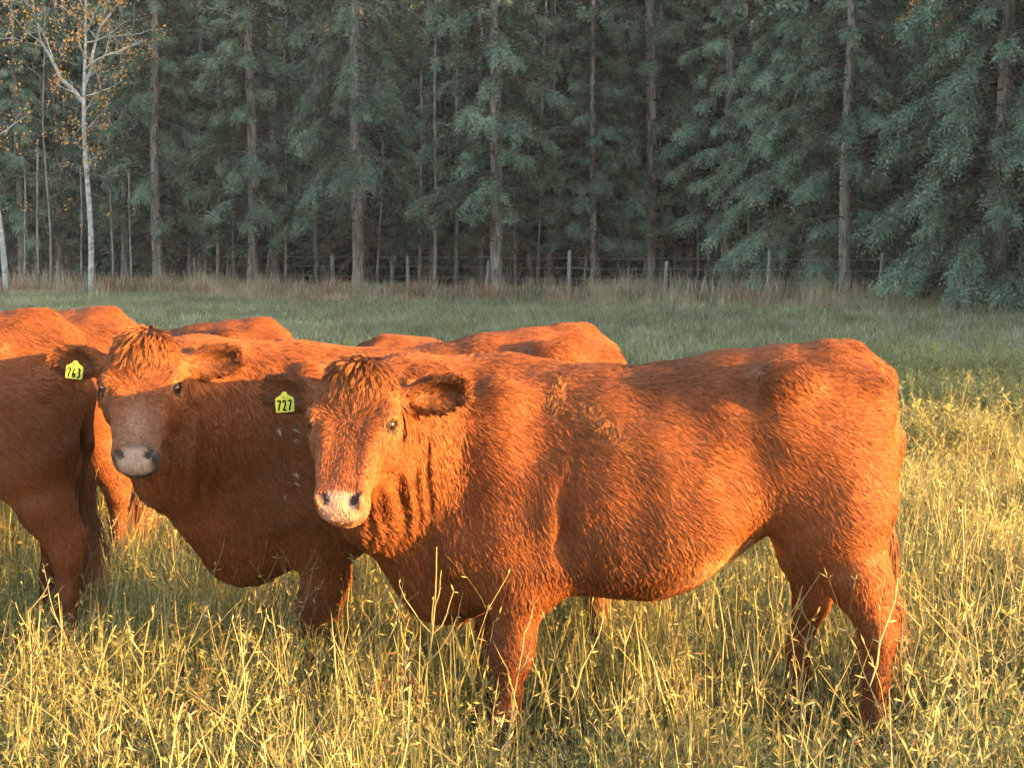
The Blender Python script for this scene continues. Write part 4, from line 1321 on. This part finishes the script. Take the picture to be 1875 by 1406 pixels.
def scatter(name, label, pts, rot, scl, idx, meshes, mat, kind='stuff', tilt=None):
    """one object that carries many copies of a few small clumps (geometry nodes)"""
    me = bpy.data.meshes.new(name)
    me.vertices.add(len(pts))
    me.vertices.foreach_set('co', np.asarray(pts, np.float32).ravel())
    for nm, arr, ty in (('rz', rot, 'FLOAT'), ('sc', scl, 'FLOAT'), ('ix', idx, 'INT')):
        a = me.attributes.new(nm, ty, 'POINT')
        a.data.foreach_set('value', np.asarray(arr, np.float32 if ty == 'FLOAT' else np.int32))
    tl = np.zeros((len(pts), 3), np.float32)
    tl[:, 2] = rot
    a = me.attributes.new('eu', 'FLOAT_VECTOR', 'POINT'); a.data.foreach_set('vector', tl.ravel())
    o = link(name, me)
    tag(o, label, None, None, kind)
    col = bpy.data.collections.new(name + '_clumps')
    for i, m in enumerate(meshes):
        m.materials.clear(); m.materials.append(mat)
        col.objects.link(bpy.data.objects.new('%s_clump_%02d' % (name, i), m))
    ng = bpy.data.node_groups.new(name + '_scatter', 'GeometryNodeTree')
    ng.interface.new_socket('Geometry', in_out='INPUT', socket_type='NodeSocketGeometry')
    ng.interface.new_socket('Geometry', in_out='OUTPUT', socket_type='NodeSocketGeometry')
    N = ng.nodes
    gi = N.new('NodeGroupInput'); go = N.new('NodeGroupOutput')
    ip = N.new('GeometryNodeInstanceOnPoints'); ip.inputs['Pick Instance'].default_value = True
    cinf = N.new('GeometryNodeCollectionInfo'); cinf.inputs['Collection'].default_value = col
    cinf.inputs['Separate Children'].default_value = True; cinf.inputs['Reset Children'].default_value = True
    def attr(nm, ty):
        q = N.new('GeometryNodeInputNamedAttribute'); q.data_type = ty; q.inputs['Name'].default_value = nm
        return next(s for s in q.outputs if s.enabled and s.name == 'Attribute')
    er = N.new('FunctionNodeEulerToRotation')
    ng.links.new(attr('eu', 'FLOAT_VECTOR'), er.inputs[0])
    ng.links.new(gi.outputs[0], ip.inputs['Points'])
    ng.links.new(cinf.outputs[0], ip.inputs['Instance'])
    ng.links.new(attr('ix', 'INT'), ip.inputs['Instance Index'])
    ng.links.new(er.outputs[0], ip.inputs['Rotation'])
    ng.links.new(attr('sc', 'FLOAT'), ip.inputs['Scale'])
    ng.links.new(ip.outputs[0], go.inputs[0])
    md = o.modifiers.new('scatter', 'NODES'); md.node_group = ng
    return o

def field_points(g, n, y0, y1, margin=1.2, pw=1.0):
    """random points in the wedge of ground in view (with a margin), density even on the ground"""
    out = []
    while sum(map(len, out)) < n:
        y = g.uniform(y0, y1, n); x = g.uniform(-1, 1, n) * (y1 * .34 + margin)
        m = np.abs(x) < y * .335 + margin
        out.append(np.stack([x[m], y[m]], 1))
    return np.vstack(out)[:n]

g = np.random.default_rng(55)
def tile(seed, size, n, maker, mixes):
    """one square tile of the field made of n clumps"""
    gg = np.random.default_rng(seed); big = MB()
    for i in range(n):
        src = maker[int(gg.choice(len(maker), p=mixes))]
        V = src[0]; a = gg.uniform(0, 6.28); s_ = gg.uniform(.7, 1.25); cs, sn = math.cos(a), math.sin(a)
        t1, t2 = gg.normal(0, .10, 2)
        x = V[:, 0] * cs - V[:, 1] * sn + t1 * V[:, 2]; y = V[:, 0] * sn + V[:, 1] * cs + t2 * V[:, 2]
        W = np.stack([x, y, V[:, 2]], 1) * s_ + np.array([gg.uniform(-.5, .5) * size, gg.uniform(-.5, .5) * size, 0])
        big.v.append(W); big.c.append(src[1] * gg.uniform(.8, 1.2))
        if src[2] is not None: big.f3.append(src[2] + big.n)
        if src[3] is not None: big.f4.append(src[3] + big.n)
        big.n += len(W)
    return big.mesh('field_tile')
def raw(mb): return (np.vstack(mb.v), np.vstack(mb.c), np.vstack(mb.f3) if mb.f3 else None, np.vstack(mb.f4) if mb.f4 else None)
def grid_pts(g, size, y0, y1, margin):
    out = []
    for j in range(int((y1 - y0) / size) + 1):
        y = y0 + j * size; xm = y * .335 + margin
        k = int(math.ceil(xm / size))
        for i in range(-k, k + 1): out.append((i * size, y))
    return np.array(out)

# near field: dry, weedy stubble about knee high to the cattle
KW = dict(leafsz=.0145, wid=.0026)
near = [clump_weeds(200 + i, 13, .11, .08, .24, [STRAW, GOLD, OLIVE, OLIVE * 1.3, GOLD * .8], leaves=14, pods=4, side=4, **KW) for i in range(3)] \
     + [clump_weeds(210 + i, 13, .11, .07, .20, [OLIVE, GRN, OLIVE * 1.2, GOLD], leaves=14, pods=2, side=2, **KW) for i in range(3)] \
     + [clump_weeds(220 + i, 6, .10, .22, .42, [STRAW, STRAW * .9, GOLD], leaves=3, pods=5, side=4, leafsz=.016, wid=.0030) for i in range(2)] \
     + [clump_weeds(230 + i, 11, .10, .08, .22, [RUST, GOLD * .8, STRAW], leaves=10, pods=3, side=2, **KW) for i in range(1)]
for i in range(3):
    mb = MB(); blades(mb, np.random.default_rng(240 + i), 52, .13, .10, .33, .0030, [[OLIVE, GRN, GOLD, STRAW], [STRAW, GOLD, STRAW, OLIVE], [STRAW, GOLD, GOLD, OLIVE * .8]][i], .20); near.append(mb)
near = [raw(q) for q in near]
def mx(gold, green, tall, rust, bl):
    p = np.array([gold / 3] * 3 + [green / 3] * 3 + [tall / 2] * 2 + [rust] + [bl / 3] * 3); return p / p.sum()
TS = .9
tiles = [tile(700, TS, 128, near, mx(5, 2.6, .6, .9, .6)), tile(701, TS, 128, near, mx(5, 2.8, .5, 1.1, .6)), tile(702, TS, 128, near, mx(3.5, 4, .5, .5, .8)), tile(703, TS, 128, near, mx(2, 4.2, .35, .5, 2)), tile(704, TS, 85, near, mx(1.5, 4.5, .3, .3, 2.5)), tile(705, TS, 45, near, mx(2, 2, .2, .3, 3))]
P = grid_pts(g, TS, 2.7, 12.6, 1.0)
nz = vnoise(np.c_[P, P[:, 0] * 0], .55, 9)
typ = nz * 1.2 + .5 * np.clip((P[:, 0] + .3) / 2, -1, 1) + g.normal(0, .25, len(P))  # golden right, greener left: real leaf tones plus sun and shade as colour
ix = np.select([typ > .55, typ > .25, typ > -.15, typ > -.5], [0, 1, 2, 3], 4)
ix = np.where((P[:, 1] > 9.2) & (nz < .35), 5, ix)
keep = (P[:, 1] < 9.3) | ((nz > .05) & (P[:, 1] < 10.9)) | (P[:, 0] < -1)
P, ix = P[keep], ix[keep]
P3 = np.c_[P, ground_h(P[:, 0], P[:, 1])]
scatter('weedy_grass', 'tall dry golden weeds and grass round the cattle', P3, g.integers(0, 4, len(P)) * math.pi / 2, np.where((P[:, 0] > .9) & (P[:, 1] < 6), 1.52, np.where(P[:, 1] < 6, 1.28, 1.2)), ix, tiles, M_weed)

# meadow behind, short and frosted
mead = []
for i in range(6):
    mb = MB(); blades(mb, np.random.default_rng(300 + i), 34, .20, .05, [.15, .12, .26, .15, .12, .24][i], .007, [[GRN, FROST, OLIVE], [FROST, GRN, FROST * .9], [OLIVE, GOLD * .7, FROST], [GRN, GRN * .8, OLIVE], [FROST, FROST, GRN], [OLIVE, STRAW * .6, GRN]][i], .6)
    mead.append(raw(mb))
MS = 2.0
mt = [tile(800, MS, 150, mead, np.array([3, 2, 1, 2, 1, 1.]) / 10), tile(801, MS, 150, mead, np.array([1, 3, 1, 1, 4, 1.]) / 11), tile(802, MS, 150, mead, np.array([1, 1, 3, 1, 1, 3.]) / 10), tile(803, MS, 90, mead, np.array([1, 1, 3, 1, 3, 3.]) / 12)]
P = grid_pts(g, MS, 9.6, 49, 1.5)
P = P[P[:, 1] < 45.0 - .66 * P[:, 0] + 1.5]
ix = np.clip((vnoise(np.c_[P, P[:, 0] * 0], .2, 29) * 2.0 + 2 + g.normal(0, .9, len(P))), 0, 3).astype(int)
scatter('meadow_grass', 'short frosty green meadow grass behind the cattle', np.c_[P, ground_h(P[:, 0], P[:, 1])], g.integers(0, 4, len(P)) * math.pi / 2, np.ones(len(P)), ix, mt, M_grass)

# patches of tall weeds on the right, partly in the last sun
pw = [clump_weeds(400 + i, 16, .16, .30, .62, [OLIVE, STRAW * .8, GOLD, GRN * 1.3], leaves=30, pods=6, side=3, wid=.007, leafsz=.036, spread=.16) for i in range(4)]
pw = [q.mesh('tall_weed_clump') for q in pw]
P = []
for (px, y, n, sx, sy) in [(1690, 10.6, 26, .30, .25), (1730, 10.2, 10, .25, .2), (1800, 12.2, 40, .65, .4), (1870, 11.8, 40, .5, .4), (1740, 15.5, 34, .7, .6), (1850, 16.0, 40, .8, .6), (1690, 13.2, 7, .2, .3), (1640, 16, 4, .2, .3), (1920, 13.5, 20, .6, .8)]:
    P.append(np.stack([px_x(px, y) + g.normal(0, sx, n), y + g.normal(0, sy, n)], 1))
P = np.vstack(P)
scatter('tall_weeds', 'patches of tall seeding weeds in the meadow on the right', np.c_[P, ground_h(P[:, 0], P[:, 1])], g.uniform(0, 6.28, len(P)), g.uniform(.6, 1.05, len(P)), g.integers(0, 4, len(P)), pw, M_weed)

# rank dry grass along the fence and the foot of the wood
DRY = np.array([.44, .35, .23]); DRY2 = np.array([.33, .25, .17]); REDB = np.array([.30, .14, .09])
eg = []
for i in range(6):
    mb = MB()
    blades(mb, np.random.default_rng(500 + i), 48, .30, .25, [.75, .9, .6, .5, .7, .6][i], .012, [[DRY, DRY2, OLIVE], [DRY, DRY * 1.2, DRY2], [DRY2, REDB, DRY], [OLIVE, GRN, DRY], [REDB, DRY2, REDB], [GRN, OLIVE, FROST]][i], .35)
    eg.append(mb.mesh('edge_clump'))
n = 2300
x = g.uniform(-19, 15, n)
off = vnoise(np.c_[x * .45, x * 0, x * 0], 1.0, 62) * 1.1 + np.abs(g.normal(0, 1.6, n)) * np.where(g.random(n) < .65, -1, 1.4)
edge_y = lambda q: 42.3 - .47 * q
y = edge_y(x) + off
m = (vnoise(np.c_[x * .6, y * .6, x * 0], 1.0, 61) > -.45)
P = np.stack([x, y], 1)[m]
ix = np.clip((vnoise(np.c_[P, P[:, 0] * 0], .35, 63) * 3 + 2.5 + g.normal(0, 1.2, len(P))), 0, 5).astype(int)
sc = g.uniform(.55, 1.25, len(P)) * np.where(P[:, 1] < edge_y(P[:, 0]) - .9, .55, 1)
scatter('dry_edge_grass', 'rank dry grass and brush along the fence at the foot of the wood', np.c_[P, ground_h(P[:, 0], P[:, 1])], g.uniform(0, 6.28, len(P)), sc, ix, eg, M_weed)

# sparse taller tufts dotted over the meadow
P = field_points(g, 2400, 12, 46, 1.0)
P = P[(P[:, 1] < fence_y(P[:, 0]) - 2.0) & (vnoise(np.c_[P, P[:, 0] * 0], .35, 71) > -.1)]
scatter('meadow_tufts', 'scattered pale tufts of taller grass in the meadow', np.c_[P, ground_h(P[:, 0], P[:, 1])], g.uniform(0, 6.28, len(P)), g.uniform(.14, .40, len(P)), g.choice([0, 1, 2, 3, 5], len(P)), [m_.copy() for m_ in eg], M_weed)

# tall single stalks that stand out in front
STALKS = [  # column of the foot, depth, height, lean, label
    (745, 4.35, .74, .16, 'tall bare forked weed stalk in front of the broadside cow\'s chest'),
    (905, 4.25, .52, .06, 'seeding weed stalk beside the near foreleg of the broadside cow'),
    (1215, 4.7, .56, .02, 'weed stalk with seed head reaching the broadside cow\'s belly'),
    (1480, 4.55, .55, .05, 'branching weed stalk in front of the far hind leg'),
    (1455, 4.6, .46, .0, 'short seeding weed stalk left of the hind legs'),
    (215, 4.6, .50, .10, 'straw coloured weed stalk below the tagged face at left'),
    (20, 4.3, .55, .02, 'upright straw stalk at the left edge'),
    (170, 4.0, .40, -.05, 'bent straw stalk near the lower left corner'),
    (350, 4.1, .42, .18, 'leaning straw stalk in the lower left grass'),
    (505, 4.7, .50, .04, 'grey forked weed stalk in front of the second cow\'s foreleg'),
    (1115, 4.4, .45, .10, 'straw weed stalk under the broadside cow\'s belly'),
    (1640, 4.5, .48, .05, 'weed stalks tangled round the near hind hock'),
]
for i, (px, y, h, lean, lab) in enumerate(STALKS):
    gg = np.random.default_rng(600 + i)
    mb = MB()
    n = 9
    d = np.array([lean, 0, 1.]); P = [np.zeros(3)]
    dd = unit(d)
    for j in range(n):
        dd = unit(dd + gg.normal(0, .07, 3) * np.array([1, 1, .3])); P.append(P[-1] + dd * h / n)
    P = np.array(P)
    c = STRAW * gg.uniform(.75, 1.0)
    mb.tube(P, np.linspace(.0036, .0018, n + 1), c, seg=5)
    sh = MB()
    for k in range(7):
        j = int(gg.integers(3, n + 1)); sd = unit(np.cross(dd, gg.normal(0, 1, 3)))
        q = P[j]; L = h * gg.uniform(.10, .26); d2 = unit(dd * .6 + sd * .8)
        Q = [q]
        for t in range(4):
            d2 = unit(d2 + np.array([0, 0, .28]) + gg.normal(0, .12, 3)); Q.append(Q[-1] + d2 * L / 4)
        sh.tube(Q, np.linspace(.0022, .0012, 5), c, seg=4)
        for t in range(3):
            A = unit(d2 + gg.normal(0, .7, 3)); s = gg.uniform(.012, .03); N = unit(np.cross(A, gg.normal(0, 1, 3))) * .0022
            p0 = np.array(Q[int(gg.integers(2, 5))])
            sh.add([p0, p0 + A * s * .5 + N, p0 + A * s, p0 + A * s * .5 - N], [[0, 1, 2, 3]], c * 1.05)
    e = empty('weed_stalk', (px_x(px, y), y, 0)); tag(e, lab, 'weed', 'tall dry weed stalks in the foreground')
    link('stem', mb.mesh('stalk_stem', True), e, M_weed)
    tag(link('shoots', sh.mesh('stalk_shoots'), e, M_weed), kind='stuff')

# ------------------------------------------------------------------ evening haze
def build_haze():
    mb = MB(); mb.box((0, 0, 14.75), (1500, 1500, 33.5), (1, 1, 1))
    me = mb.mesh('haze')
    m = bpy.data.materials.new('haze'); m.use_nodes = True
    nt = m.node_tree; nt.nodes.clear()
    v = nt.nodes.new('ShaderNodeVolumePrincipled')
    v.inputs['Color'].default_value = (.92, .95, 1.0, 1)
    v.inputs['Density'].default_value = .0004
    v.inputs['Anisotropy'].default_value = 0.1
    o = nt.nodes.new('ShaderNodeOutputMaterial')
    nt.links.new(v.outputs[0], o.inputs['Volume'])
    tag(link('haze', me, mat=m), 'thin evening haze over the pasture', None, None, 'stuff')
build_haze()
